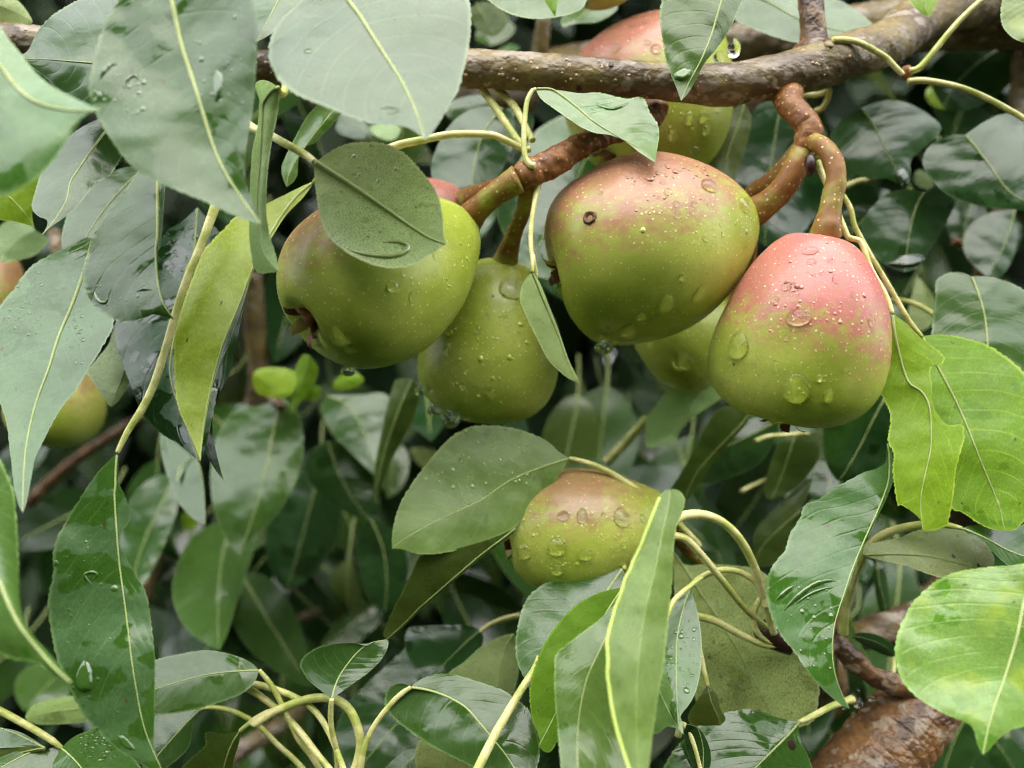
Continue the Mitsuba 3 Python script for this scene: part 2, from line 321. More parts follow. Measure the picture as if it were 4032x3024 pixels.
def leaf(owner, tone, dc, ta, tb, fold, M, L, R, P=None, pd=None, bend=0.0, sharp=False, label=None, wave=1.0, rib=1.0, stalk=1.0, name='leaf', pm='petiole_skin', ribm=None, wet=0):
    """One leaf: midrib M from base to tip, its two edges L and R, a stalk P from the base on. dc: distance; ta, tb: tilt of the blade back at its top
    and at its right, degrees; fold: slope of the halves away from the midrib (+ = edges further from the eye)."""
    ident = leaf_id[0]; leaf_id[0] += 1
    rng = np.random.default_rng(1000 + ident)
    mid = px(M); mid2 = resample(mid, NS)
    e = [resample(np.vstack([mid[:1], px(q), mid[-1:]]), NS, sharp and k == 1) for k, q in enumerate((L, R))]
    cx, cy = mid2.mean(0)
    s = np.linspace(0, 1, NS)
    uv = np.empty((NS, len(TS), 2)); off = np.zeros((NS, len(TS)))
    # serrated margin
    tooth = (s*46 + 0.3*np.sin(s*60)) % 1.0
    for k, sgn in ((0, -1), (1, 1)):
        side = TS*sgn > 0
        span = e[k] - mid2
        w = np.linalg.norm(span, axis=1)
        for j in np.nonzero(side)[0]:
            a = abs(TS[j])
            uv[:, j] = mid2 + span*a
            if a == 1:
                amp = np.minimum(9*tooth, w*0.06)*(0.20/dc)*0.8
                uv[:, j] += span/(w[:, None] + 1e-9)*amp[:, None]
            off[:, j] = fold*w/FOCAL*dc*(a - 0.12*np.sin(math.pi*a))
    uv[:, 9] = mid2
    up, right = (cy - uv[..., 1])/FOCAL*dc, (uv[..., 0] - cx)/FOCAL*dc
    d = dc + math.tan(math.radians(ta))*up + math.tan(math.radians(tb))*right + off + bend*((2*s-1)**2)[:, None]
    W = at(uv, d)
    q = W.reshape(-1, 3)
    rip = (meshkit.fbm(q*38 + ident*3.7, 2, 5) - 0.5)*0.0050*wave + (meshkit.fbm(q*150 + ident, 2, 8) - 0.5)*0.0009
    # quilting between the side veins
    r1 = 0.5
    a_ = np.abs(TS)[None]
    ph = s[:, None]*12 - a_*1.8 - 0.9*a_*a_ + (TS > 0)[None]*0.43
    quilt = 0.00003*np.cos(2*math.pi*ph)*np.sin(math.pi*np.clip(a_, 0, 1))
    d = d + (rip.reshape(d.shape) + quilt)*np.minimum(1, 6*np.minimum(s, 1-s))[:, None]
    W = at(uv, d)
    key = numbered(f'{owner}__{name}')
    u = np.broadcast_to((s*0.98 + 0.01)[:, None], d.shape) + ident
    v = np.broadcast_to(((TS + 1)/2*0.98 + 0.01)[None], d.shape) + TONES.index(tone) + 10*wet
    mesh = (W.reshape(-1, 3), grid_faces(NS, len(TS)))
    scene[key] = mikit.ply(mesh, 'thin_leaf_skin' if tone in ('young', 'spring', 'under', 'olive', 'deep', 'sage') else 'leaf_skin', smooth=True, uv=np.stack([u, v], -1).reshape(-1, 2))
    GRID[key] = W; HIT[key] = mesh; TINT[key] = np.array([ident + .5, TONES.index(tone) + 10*wet + .5])
    if label: labels[key] = {'label': label}
    size = np.linalg.norm(W[0, 9] - W[-1, 9])
    r0 = 0.00042*rib*min(1, size/0.05 + .2)
    rad = np.linspace(1, 0.25, NS)*r0
    lift = np.array([0, -1.0, 0])*(rad*0.30)[:, None]
    under = tone in ('under', 'olive', 'young')
    put('midrib', key, tube((W[:, 9] + lift)[1:-1:3], rad[1:-1:3], 8, n=60), ribm or ('vein_dim' if tone in ('olive', 'dark') else 'vein_skin' if not tone == 'under' else 'vein_dim'))
    if P:
        pp = np.vstack([mid[:1], px(P)])
        c = np.r_[0, np.cumsum(np.linalg.norm(np.diff(pp, axis=0), axis=1))]
        b0 = d[0, 9]
        dd = b0 + ((pd if pd else b0) - b0)*c/c[-1]
        w = at(pp, dd)
        rr = np.interp(c/c[-1], [0, .15, .85, 1], [max(r0, .0006), 0.00078*stalk, 0.00085*stalk, 0.0011*stalk])
        put('petiole', key, tube(w, rr, 10, n=12*len(w)), pm)
    return key

PROF = {'neck': [(.055, 0), (.030, .10), (.004, .30), (.0, .42), (.03, .64), (.10, .84), (.20, .96), (.31, 1.0), (.44, .965), (.57, .86), (.69, .70), (.80, .54), (.89, .42), (.955, .33), (.99, .20), (.985, .07), (.97, 0)],
        'round': [(.055, 0), (.030, .10), (.004, .26), (.0, .36), (.03, .56), (.11, .80), (.23, .95), (.37, 1.0), (.52, .95), (.66, .82), (.79, .63), (.89, .46), (.955, .31), (.99, .17), (.985, .07), (.97, 0)],
        'blunt': [(.055, 0), (.030, .10), (.004, .28), (.0, .40), (.03, .62), (.10, .83), (.22, .955), (.38, 1.0), (.54, .965), (.69, .85), (.82, .67), (.91, .49), (.965, .33), (.995, .18), (.99, .07), (.975, 0)],
        'cone': [(.055, 0), (.030, .10), (.004, .30), (.0, .42), (.03, .64), (.10, .84), (.21, .965), (.34, 1.0), (.48, .975), (.62, .89), (.76, .75), (.88, .58), (.955, .43), (.995, .24), (.99, .08), (.97, 0)]}

def pear(cal, cd, stm, sd, rmax, prof, blush_dir, blush, hue, label, stem=None, sepals=True, seed=0, stem_r=.0026, bk=0.35, red=0.0):
    """A pear from its calyx end to its stem end, its radius in metres."""
    a, b = at(px(cal)[0], cd), at(px(stm)[0], sd)
    ax = b - a; Ln = np.linalg.norm(ax); z = ax/Ln
    x = np.cross(z, [0, 1, 0.1]); x /= np.linalg.norm(x); y = np.cross(z, x)
    P = resample(np.array(PROF[prof])*[Ln, rmax], 90)
    P = P[::-1] if P[0, 0] > P[-1, 0] else P
    n = 120; ang = np.arange(n + 1)*2*np.pi/n
    V = P[:, None, :1]*z + P[:, None, 1:]*(np.cos(ang)[None, :, None]*x + np.sin(ang)[None, :, None]*y)
    V = (a - z*Ln*0.02) + V
    q = V.reshape(-1, 3)
    nd = q - (a + ax*0.42)
    nn = nd/np.linalg.norm(nd, axis=1, keepdims=True)
    bump = ((meshkit.fbm(q*24 + seed*11, 2, seed) - 0.5)*0.0045 + (meshkit.noise(q*80, seed) - 0.5)*0.0006)*(np.minimum(1, P[:, 1]/(.4*rmax))[:, None]*np.ones(n+1)).ravel()
    q = q + nn*bump[:, None]
    V = q.reshape(V.shape); V[:, -1] = V[:, 0]; q = V.reshape(-1, 3)
    bd = np.array(blush_dir, float); bd /= np.linalg.norm(bd)
    # blush: a real colour of the fruit's sunny flank
    f = nn @ bd + (meshkit.fbm(q*55, 3, seed + 3) - 0.5)*0.5
    am = np.clip((f - bk)/(1.0 - bk), 0, 1)**0.8*blush
    hu = np.clip(hue + (meshkit.fbm(q*70 + 5, 3, seed + 6) - 0.5)*0.6 + red*(nn @ z), 0.01, 0.98)
    key = put('pear', label=label, category='pear')
    mesh = (q, grid_faces(len(P), n + 1))
    key_f = put('flesh', key, mesh, 'pear_skin', uv=np.stack([np.clip(am, 0, .98), hu], -1))
    HIT[key] = mesh; TINT[key] = np.stack([np.clip(am, 0, .98), hu], -1)
    if stem is not None:
        put('stem', key, tube(stem[0], stem[1], 14, wob=.0008, freq=250), 'stem_skin')
    if sepals:
        c = a + z*Ln*0.012
        put('calyx', key, tube([c + z*0.002, c - z*0.0005, c - z*0.0018], [.0034, .0030, .0016], 12), 'dry_sepal')
        rng = np.random.default_rng(seed + 40)
        for k in range(5):
            th = k*2*np.pi/5 + rng.uniform(-.2, .2) + seed
            o = np.cos(th)*x + np.sin(th)*y; side = np.cross(z, o)
            ln = rng.uniform(.0045, .0065)
            t = np.linspace(0, 1, 9)
            path = c + o*(.0030 + ln*(0.55*t + .25*t*t))[:, None] - z*(ln*(0.75*np.sin(t*2.0)))[:, None]
            w = .0017*np.sqrt(np.clip(1 - t, 0, 1))*(1 + .25*t) + .00012
            vv = np.stack([path - side*w[:, None], path - o*0 - z*(.0005*(1-t))[:, None], path + side*w[:, None]], 1)
            put('sepal', key, (vv.reshape(-1, 3), grid_faces(9, 3)), 'dry_sepal' if rng.random() < .65 else 'green_sepal')
    return key

def ray_hit(key, uv):
    """Where the sight line of a surveyed point meets a fruit or leaf: point and normal."""
    v, f = HIT[key]
    o = np.array([0, 0, CAM_Z]); dirn = at(uv, 1.0) - o
    a, b, c = v[f[:, 0]], v[f[:, 1]], v[f[:, 2]]
    e1, e2 = b - a, c - a
    h = np.cross(dirn, e2); det = (e1*h).sum(1); ok = np.abs(det) > 1e-16
    inv = np.where(ok, 1/np.where(ok, det, 1), 0)
    s = o - a; u = (s*h).sum(1)*inv; q = np.cross(s, e1); w = (q @ dirn)*inv; t = (e2*q).sum(1)*inv
    good = ok & (u >= -1e-6) & (w >= -1e-6) & (u + w <= 1 + 1e-6) & (t > 0)
    if not good.any(): return None
    k = np.argmin(np.where(good, t, 9))
    nrm = np.cross(e1[k], e2[k]); nrm /= np.linalg.norm(nrm)
    if nrm @ dirn > 0: nrm = -nrm
    last_face[0] = f[k]
    return o + dirn*t[k], nrm
last_face = [None]
def tint_at(key):
    t = TINT[key]
    return t if t.ndim == 1 else t[last_face[0][0]]

ICO3, ICO2, ICO1 = (trimesh.creation.icosphere(k) for k in (3, 2, 1))
def drop_mesh(p, n, r, long=1.15, high=0.55, ico=ICO3, sink=0.12, seed=0, down=(0, 0, -1)):
    """A bead of water sitting on a surface at p with normal n; heavier towards its lower end."""
    dn = np.array(down, float); b = dn - n*(dn @ n); b /= np.linalg.norm(b) + 1e-9; a = np.cross(b, n)
    v = np.array(ico.vertices)
    lo = v[:, 1]
    wide = 1 + 0.16*lo - 0.06*lo*lo
    hh = high*(1 + 0.35*lo)
    rag = 1 + 0.10*(meshkit.noise(v*1.6 + seed*3.1, seed) - 0.5)
    P = p + (a[None]*(v[:, :1]*wide[:, None]*r) + b[None]*(v[:, 1:2]*r*long) + n[None]*((v[:, 2]*hh - sink*high)*r)[:, None])*rag[:, None]
    return P, np.array(ico.faces)

def whereabouts(key, uv):
    v = HIT[key][0]; p = np.stack([v[:, 0]/v[:, 1]*FOCAL + 2016, 1512 - v[:, 2]/v[:, 1]*FOCAL], -1)
    fx, fy = (uv - p.min(0))/(p.max(0) - p.min(0))
    col = ['left edge', 'left flank', 'middle', 'right flank', 'right edge'][int(np.clip((fx - .02)/.96*5, 0, 4))]
    row = ['at the very top', 'high up', 'half-way up', 'low down', 'near the bottom'][int(np.clip((fy - .02)/.96*5, 0, 4))]
    return f'{row} on the {col}'

def drop(on, where, r, label, group=None, long=1.15, high=0.55, down=(0, 0, -1), category='water drop'):
    """A countable drop; r in photo pixels."""
    for uv in px(where):
        h = ray_hit(on, uv)
        if h is None: continue
        label = label.replace('@', whereabouts(on, uv))
        m = drop_mesh(h[0], h[1], r/FOCAL*h[0][1], long, high, seed=int(uv[0]) % 97, down=down)
        put('water_drop', None, m, 'water', label=label, category=category, group=group)

def hang(where, d, r, label, long=1.2, stretch=0.0, group=None):
    """A drop hanging free from an edge."""
    uv = px(where)[0]; c = at(uv, d); rr = r/FOCAL*d
    v = np.array(ICO3.vertices); z = v[:, 2]
    w = np.where(z > 0, (1 - z**2*0.35 - 0.25*z*stretch), 1.0)
    put('water_drop', None, (c + np.stack([v[:, 0]*w*rr, v[:, 1]*w*rr, z*rr*long], -1), np.array(ICO3.faces)), 'water', label=label, category='water drop', group=group)

def beads(on, count, box, rpx, seed, label, high=0.6):
    """Fine droplets nobody would count, strewn over part of a surface: one mesh."""
    rng = np.random.default_rng(seed); parts, tints = [], []
    (x0, y0), (x1, y1) = px(box)
    for _ in range(count*3):
        if len(parts) >= count: break
        uv = np.array([rng.uniform(x0, x1), rng.uniform(y0, y1)])
        h = ray_hit(on, uv)
        if h is None: continue
        r = rpx*np.exp(rng.normal(0, .45))
        parts.append(drop_mesh(h[0], h[1], r/FOCAL*h[0][1], rng.uniform(1, 1.3), high, ICO2, sink=.3, seed=len(parts))); tints.append(np.tile(tint_at(on), (len(ICO2.vertices), 1)))
    if parts:
        put('droplets', None, join(parts), 'pear_bead' if on.startswith('pear') else 'leaf_bead', uv=np.vstack(tints), label=label, category='droplets', kind='stuff')

def puddle(on, where, wide, tall, label, angle=0, high=0.0005, seed=0, irregular=.35):
    """A flat film of water lying on a leaf: outline in photo pixels, a domed skin."""
    c = px(where)[0]; h = ray_hit(on, c)
    if h is None: return
    n, m = 9, 48
    rho = np.linspace(0, 1, n); th = np.arange(m)*2*np.pi/m
    rag = 1 + irregular*2*(meshkit.fbm(np.stack([np.cos(th)*1.3 + seed, np.sin(th)*1.3, th*0], -1), 3, seed) - .5)
    ca, sa = math.cos(math.radians(angle)), math.sin(math.radians(angle))
    V = []; rise = min(.0022, .36*2*min(tall, wide)/FOCAL*h[0][1])
    for r in rho:
        for k in range(m):
            x, y = wide*r*rag[k]*math.cos(th[k]), tall*r*rag[k]*math.sin(th[k])
            uv = c + [x*ca - y*sa, x*sa + y*ca]
            g = ray_hit(on, uv) or h
            V.append(g[0] + g[1]*(rise*(1 - r**6)*(.30 + .55*(1 + r*rag[k]*(math.sin(th[k])*ca + math.cos(th[k])*sa*.5))/2) - 0.00012*r**8))
    V = np.array(V).reshape(n, m, 3)
    i, j = np.meshgrid(np.arange(n-1), np.arange(m), indexing='ij')
    q = np.stack([i*m+j, i*m+(j+1) % m, (i+1)*m+(j+1) % m, (i+1)*m+j], -1).reshape(-1, 4)
    mesh = (V.reshape(-1, 3), np.vstack([q[:, [0, 1, 2]], q[:, [0, 2, 3]]]))
    put('water_film', None, mesh, 'film_two_sided', smooth=True, uv=np.tile(TINT[on], (n*m, 1)), label=label, category='water film')

def runnel(on, path, r, label):
    """A raised rim of water along a path on a leaf."""
    pts = []
    for uv in resample(px(path), 26):
        h = ray_hit(on, uv)
        if h is not None: pts.append(h[0] - h[1]*0.00010)
    pts = np.array(pts); n = len(pts)
    k = np.linspace(0, 1, n)
    rr = r/FOCAL*pts[:, 1]*(np.sin(math.pi*np.clip(k, .03, .97))**.5)*(1 + .35*(meshkit.noise(pts*900, 3) - .5))
    v, f = tube(pts, rr, 12, n=90)
    put('water_film', None, (v, f), 'leaf_bead', smooth=True, uv=np.tile(TINT[on], (len(v), 1)), label=label, category='water film')

# ------------------------------------------------------------------ ground
gx = np.r_[-200, -60, -20, np.linspace(-6, 6, 49), 20, 60, 200]; gy = np.r_[-200, -60, -20, np.linspace(-4, 8, 49), 20, 60, 200]
GX, GY = np.meshgrid(gx, gy, indexing='ij')
GZ = GROUND + 0.05*(meshkit.fbm(np.stack([GX*1.5, GY*1.5, GX*0], -1), 3, 2) - .5)
put('ground', None, (np.stack([GX, GY, GZ], -1).reshape(-1, 3), grid_faces(len(gx), len(gy))), 'ground_mat', kind='structure', label='shaded grass and bare soil under the pear tree')

# ------------------------------------------------------------------ the branches
branch = put('fruiting_branch', label='brown pear branch running across the top of the picture with fruit spurs and leaves', category='branch')
def wpath(rows):
    a = np.array(rows, float); return at(px('W ' + ' '.join(f'{r[0]},{r[1]}' for r in rows)), a[:, 2]), a[:, 3]/0.54861/FOCAL*a[:, 2]
bp, br = wpath([(-900, -40, .28, 46), (-160, 62, .25, 46), (60, 95, .245, 44), (300, 130, .24, 44), (570, 150, .236, 41), (800, 150, .235, 42), (1000, 147, .234, 44), (1120, 154, .234, 42), (1250, 163, .234, 43), (1370, 172, .234, 42),
                (1480, 179, .235, 42), (1560, 182, .237, 48), (1640, 172, .239, 50), (1700, 160, .241, 50), (1790, 134, .246, 54), (1860, 112, .252, 52), (1925, 86, .262, 52), (1985, 40, .275, 56), (2060, 10, .292, 58), (2160, 0, .31, 58)])
bv, bf = tube(bp, br*.93, 40, n=520, wob=.0016, freq=160, seed=4)
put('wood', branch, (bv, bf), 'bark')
HIT['wood'] = (bv, bf)
# rings and old bud scars on the wood
for w, r, L_ in (('W 1398,168', 15, 1.0), ('W 1402,130', 13, .7), ('W 1250,190', 12, .8), ('W 1320,140', 11, .8), ('W 1790,95', 20, .9), ('W 1945,130', 15, 1)):
    h = ray_hit('wood', px(w)[0])
    if h is not None:
        put('bud_scar', branch, drop_mesh(h[0], h[1], r/FOCAL*.23, 1.3, .55, ICO2, 0.1, seed=int(r*7)), 'dark_bud' if r < 14 else 'bark')
rng = np.random.default_rng(5); parts = []
while len(parts) < 150:
    u = rng.uniform(0, 2212)
    i = np.argmin(abs(px(f'W {u},0')[0, 0] - (bp[:, 0]/bp[:, 1]*FOCAL + 2016)))
    yy = np.interp(u, [0, 300, 570, 1000, 1250, 1480, 1560, 1700, 1800, 1925, 2000], [85, 130, 150, 147, 163, 179, 182, 160, 130, 86, 30]) + rng.uniform(-42, 42)
    h = ray_hit('wood', px(f'W {u},{yy}')[0])
    if h is None: 
        parts.append(None); continue
    parts.append(drop_mesh(h[0], h[1], rng.uniform(3.2, 8.5)/FOCAL*.235, rng.uniform(.7, 1.0), .5, ICO1, 0.1, seed=len(parts)))
put('lenticels', branch, join([p for p in parts if p]), 'lenticel_skin', kind='stuff', label='small pale corky spots on the bark')
# twig going up
tp, tr = wpath([(1758, 130, .246, 46), (1757, 104, .246, 44), (1757, 88, .246, 30), (1756, 60, .246, 27), (1752, 20, .247, 26), (1748, -40, .249, 26), (1735, -160, .252, 24)])
put('side_twig', branch, tube(tp, tr, 22, n=120, wob=.0013, freq=220, seed=9), 'wet_bark')
# spur with three pears (right)
sp, sr = wpath([(1698, 160, .248, 34), (1699, 196, .2435, 38), (1703, 216, .2375, 32), (1716, 238, .233, 27), (1735, 258, .231, 28), (1748, 282, .230, 30), (1742, 304, .230, 28), (1736, 322, .231, 27)])
put('spur', branch, tube(sp, sr*.94, 28, n=160, wob=.0010, freq=420, seed=3, ring=.07, rings=16), 'spur_skin', label='knobbly red-brown fruit spur with pale dots')
for k, y in enumerate((222, 236, 262)):
    pass
# spur with the left pears
sp, sr = wpath([(1415, 232, .246, 30), (1385, 268, .238, 26), (1330, 288, .232, 22), (1290, 300, .230, 24), (1235, 325, .228, 30), (1195, 352, .226, 32), (1150, 372, .225, 33), (1120, 388, .224, 28)])
put('spur', branch, tube(sp, sr*.95, 28, n=180, wob=.0016, freq=450, seed=8, ring=.05, rings=18), 'spur_skin', label='rough orange-brown fruit spur left of the middle')
b0, b1 = at(px('D 385,930'), .222)[0], at(px('D 388,1045'), .222)[0]
put('withered_bud', branch, tube([b0, (b0+b1)/2 + [0, -.0005, 0], b1], [.0012, .0017, .0005], 8), 'dark_bud', label='small blackened withered bud hanging under the right fruit spur')

limb = put('limb', label='thick dark limb behind the fruiting branch at the top right', category='branch')
lp, lr = wpath([(1180, 150, .40, 42), (1400, 120, .375, 44), (1608, 95, .355, 44), (1750, 80, .345, 46), (1870, 62, .335, 52), (2000, 48, .325, 62), (2212, 40, .315, 62), (2450, 50, .31, 60)])
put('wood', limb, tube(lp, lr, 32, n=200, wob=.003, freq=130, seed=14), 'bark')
lp, lr = wpath([(1150, 210, .43, 30), (1000, 215, .45, 30), (800, 230, .47, 28), (500, 250, .49, 28)])
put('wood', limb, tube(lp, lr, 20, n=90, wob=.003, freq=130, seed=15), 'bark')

stub = put('cut_limb', label='thick wet orange-brown limb at the bottom right corner', category='branch')
lp, lr = wpath([(2150, 1350, .285, 46), (2099, 1401, .275, 50), (2038, 1467, .266, 62), (1990, 1521, .258, 84), (1936, 1587, .252, 90), (1875, 1659, .247, 95), (1800, 1750, .243, 102)])
put('wood', stub, tube(lp, lr*.92, 56, n=260, wob=.0014, freq=300, seed=21, ring=.03, rings=26), 'wet_bark')
lp, lr = wpath([(1990, 1560, .268, 50), (2040, 1575, .285, 46), (2100, 1610, .305, 42), (2200, 1640, .33, 40)])
lp, lr = wpath([(1968, 1490, .252, 30), (1935, 1478, .248, 23), (1890, 1462, .246, 21), (1850, 1432, .246, 22), (1822, 1400, .247, 19), (1812, 1375, .248, 15)])
put('side_twig', stub, tube(lp, lr, 22, n=100, wob=.0018, freq=240, seed=23), 'wet_bark')
lp, lr = wpath([(1840, 1380, .30, 20), (1880, 1368, .30, 34), (1960, 1345, .30, 40), (2060, 1318, .30, 42), (2200, 1290, .30, 44)])
bgb = put('limb', label='dark grey-brown limb in shade behind the mottled round leaf, bottom right', category='branch')
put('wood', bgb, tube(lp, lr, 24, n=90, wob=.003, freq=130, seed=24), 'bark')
lp, lr = wpath([(2215, 80, .33, 22), (2205, 200, .33, 22), (2190, 330, .33, 22), (2170, 440, .33, 22), (2140, 540, .335, 23), (2122, 640, .345, 23), (2105, 780, .36, 22)])
tw = put('upright_twig', label='dark wet upright twig behind the leaves at the right edge', category='twig')
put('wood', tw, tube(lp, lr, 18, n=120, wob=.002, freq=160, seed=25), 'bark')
lp, lr = wpath([(2130, 540, .335, 17), (2090, 530, .334, 12), (2060, 520, .333, 8)])
put('spur', tw, tube(lp, lr, 14, n=40, wob=.001, freq=200, seed=26), 'wet_bark')
# twigs seen out of focus deep in the crown
for i, (rows, lab) in enumerate([
    ([(120, 500, .36, 14), (128, 560, .36, 13), (150, 640, .37, 13), (160, 760, .38, 12)], 'reddish twig out of focus among the leaves at the left edge'),
    ([(545, 590, .42, 22), (550, 700, .43, 24), (560, 800, .44, 24), (540, 900, .45, 22)], 'dark upright twig out of focus left of the lowest left pear'),
    ([(560, 1370, .48, 14), (480, 1410, .47, 15), (640, 1340, .48, 13), (760, 1300, .5, 12)][::1], 'brown twig out of focus in the lower left depths'),
    ([(330, 1230, .5, 15), (360, 1180, .5, 14), (300, 1330, .5, 16), (230, 1420, .5, 16)], 'brown twig out of focus behind the big hanging leaf at the lower left'),
    ([(1180, -40, .36, 16), (1172, 60, .36, 17), (1165, 115, .365, 18), (1160, 180, .37, 18)], 'dark twig out of focus behind the branch at the top middle'),
    ([(440, 1700, .4, 20), (520, 1620, .41, 20), (600, 1570, .42, 18), (660, 1520, .43, 16)], 'brown twig out of focus behind the leaf stalks at the bottom')]):
    rows = sorted(rows, key=lambda r: r[1]) if i in (3,) else rows if i not in (2,) else sorted(rows, key=lambda r: r[0])
    q, r = wpath(rows)
    t_ = put('shaded_twig', label=lab, category='twig')
    put('wood', t_, tube(q, r, 14, n=60, wob=.0015, freq=200, seed=30+i), 'bark')

# ------------------------------------------------------------------ the pears
p1 = pear('W 668,690', .204, 'W 1022,480', .238, .0243, 'round', (-.45, -.25, .8), .85, .12, 'green pear left of the middle, partly covered by the round leaf lying on it',
          wpath([(1120, 388, .224, 30), (1075, 415, .226, 27), (1035, 448, .229, 27), (1012, 474, .234, 34), (1002, 486, .238, 38)]), seed=1, bk=.15)
p2 = pear('W 1040,886', .262, 'W 1092,553', .250, .0230, 'cone', (.0, -.2, 1), .22, .1, 'plain green pear without red, hanging stalk up right of the leaf-covered pear',
          wpath([(1142, 385, .226, 24), (1138, 420, .229, 18), (1125, 470, .234, 17), (1105, 520, .241, 19), (1094, 555, .246, 26), (1090, 572, .249, 30)]), seed=2, bk=.72)
p3 = pear('W 1208, 590'.replace(', ', ','), .240, 'W 1636,464', .238, .0285, 'blunt', (-.22, -.25, 1), .95, .35, 'large pear with a brownish red top and a dark round scar, lying sideways',
          wpath([(1745, 296, .2305, 22), (1736, 322, .231, 25), (1722, 352, .230, 26), (1700, 395, .231, 27), (1668, 430, .234, 28), (1640, 452, .237, 32), (1622, 462, .239, 34)]), seed=3, bk=-.12)
p4 = pear('W 1690,894', .230, 'W 1782,506', .221, .0245, 'cone', (.22, -.1, 1), 1.0, .92, 'green pear with a bright pink top, right of the large sideways pear',
          wpath([(1742, 306, .230, 17), (1762, 308, .2265, 19), (1784, 322, .223, 20), (1800, 350, .221, 21), (1804, 400, .220, 22), (1794, 450, .220, 24), (1786, 490, .220, 31), (1784, 508, .221, 36)]), seed=4, bk=-.45)
p5 = pear('W 1112,1172', .247, 'W 1468,1106', .250, .0196, 'round', (-.1, -.35, 1), .70, .0, 'smaller olive pear with a russet top, low in the middle under a leaf',
          wpath([(1540, 1230, .262, 14), (1500, 1200, .257, 16), (1470, 1160, .252, 20), (1450, 1130, .250, 26)]), seed=5, bk=.08)
p6 = pear('W 1316,340', .281, 'W 1530,45', .288, .0316, 'round', (-.55, -.25, .75), 1.0, .62, 'red-topped pear hanging behind the branch at the top middle',
          wpath([(1560, 30, .288, 30), (1590, -30, .29, 24), (1620, -80, .30, 24)]), seed=6, bk=.02)
p7 = pear('W 1402,790', .300, 'W 1590,650', .290, .0205, 'round', (0, -.2, 1), .15, .1, 'green pear mostly hidden behind the large sideways pear and the pink-topped pear',
          wpath([(1732, 318, .236, 22), (1705, 350, .238, 20), (1660, 395, .244, 20), (1625, 425, .252, 22), (1610, 560, .275, 22), (1590, 690, .290, 24)]), sepals=False, seed=7, bk=.7)
p8 = pear('W 845,570', .275, 'W 1008,418', .264, .0225, 'round', (.2, -.3, 1), 1.0, .75, 'pink-shouldered pear mostly hidden behind the round leaf and its neighbour',
          wpath([(1120, 390, .228, 24), (1075, 405, .238, 20), (1030, 420, .250, 22), (1000, 436, .262, 26)]), sepals=False, seed=8, bk=.05)
p9 = pear('W 1230,-60', .262, 'W 1440,-110', .262, .0150, 'round', (0, 0, 1), .1, .1, 'green pear of which only the wet underside shows at the top edge', None, sepals=False, seed=9, bk=.7)
p10 = pear('W 108,948', .352, 'W 150,760', .345, .0205, 'round', (0, 0, 1), .5, .0, 'yellow-green pear out of focus behind the big wet leaf at the left', None, sepals=False, seed=10, bk=-1.2)
p11 = pear('W -70,700', .37, 'W 20,540', .37, .018, 'round', (.3, -.4, .8), .7, .6, 'red pear out of focus at the left edge', None, sepals=False, seed=11, bk=-.3)

# dark round scar of the large pear
for k, (r, m) in enumerate(((23, 'dry_sepal'),)):
    h = ray_hit(p3, px('C 487,1292')[0])
    th = np.arange(24)*2*np.pi/24; b = np.cross(h[1], [1, 0, 0]); b /= np.linalg.norm(b); a = np.cross(b, h[1])
    rr, hh = np.array([1.35, 1.1, .85, .6, .3, .05])*r/FOCAL*.21, np.array([-.0002, .0007, .0006, .0001, -.0001, .0])
    rg = np.random.default_rng(3).uniform(.92, 1.08, (6, 24))
    vv = h[0] + (rr[:, None]*rg)[..., None]*(np.cos(th)[None, :, None]*a + np.sin(th)[None, :, None]*b) + (hh[:, None] + np.random.default_rng(4).uniform(-1, 1, (6, 24))*.00008)[..., None]*h[1]
    vv = np.concatenate([vv, vv[:, :1]], 1)
    put('scar', p3, (vv.reshape(-1, 3), grid_faces(6, 25)), 'scab', smooth=True, label='dark round crater-like scar')

# ------------------------------------------------------------------ the leaves
shoots = {}
def shoot(name, label):
    k = put('leafy_shoot', label=label, category='leafy shoot'); shoots[name] = k; return k
shoot('front', 'leafy shoot hanging nearest in the upper left, with the broad pale leaf')
shoot('left', 'leafy shoot hanging down the left side with long drooping leaves')
shoot('bottom', 'leafy shoot rising from the bottom edge with a fan of curved yellow stalks')
shoot('right', 'leafy shoot whose curved yellow stalks spread from one bud right of the lowest pear')
shoot('shade', 'leafy shoot in shade behind the fruit at the right, with dark wet leaves')
shoot('deep', 'leafy shoot out of focus in the depths below the pears')
shoot('mottled', 'leafy shoot at the lower right corner with the mottled round leaf')
shoot('top', 'leafy shoot behind the branch at the top edge')

F_ = shoots['front']
leaf(F_, 'top', .165, 11, -5, -.15, 'A 985,-150 1020,0 1075,250 1160,520 1250,820 1370,1080 1480,1240 1550,1335',
     'A 850,-130 700,20 620,150 580,280 550,400 535,500 545,590 590,700 680,850 820,1010 1000,1105 1200,1185 1400,1280',
     'A 1200,-200 1450,-110 1500,0 1525,130 1520,300 1510,500 1490,700 1462,850 1452,1000 1480,1150 1520,1260', label='big glossy leaf with wet dark green patches, hanging in front at the upper left', rib=1.7, wet=1)
leaf(F_, 'top', .172, 38, 2, .02, 'B 500,-240 560,0 640,110 740,270 850,440 930,590 975,700 1015,835',
     'B 380,-140 270,20 170,110 110,210 93,310 120,420 190,510 300,580 450,640 600,700 750,740 900,752 970,790',
     'B 900,-300 1150,-200 1262,-30 1285,100 1270,280 1240,420 1190,570 1130,670 1075,760', label='broad pale sky-reflecting leaf in front of the branch', rib=1.7)
leaf(F_, 'fresh', .152, 25, 0, .35, 'A -260,180 0,390 100,520 200,600 400,655 605,655',
     'A -230,20 -100,60 0,170 70,260 180,400 300,510 450,590', 'A -330,600 -200,950 0,1165 80,1135 180,1080 270,1000 330,930 400,830 480,720', label='blurred folded leaf at the left edge, pointing right', rib=1.6, wet=1)
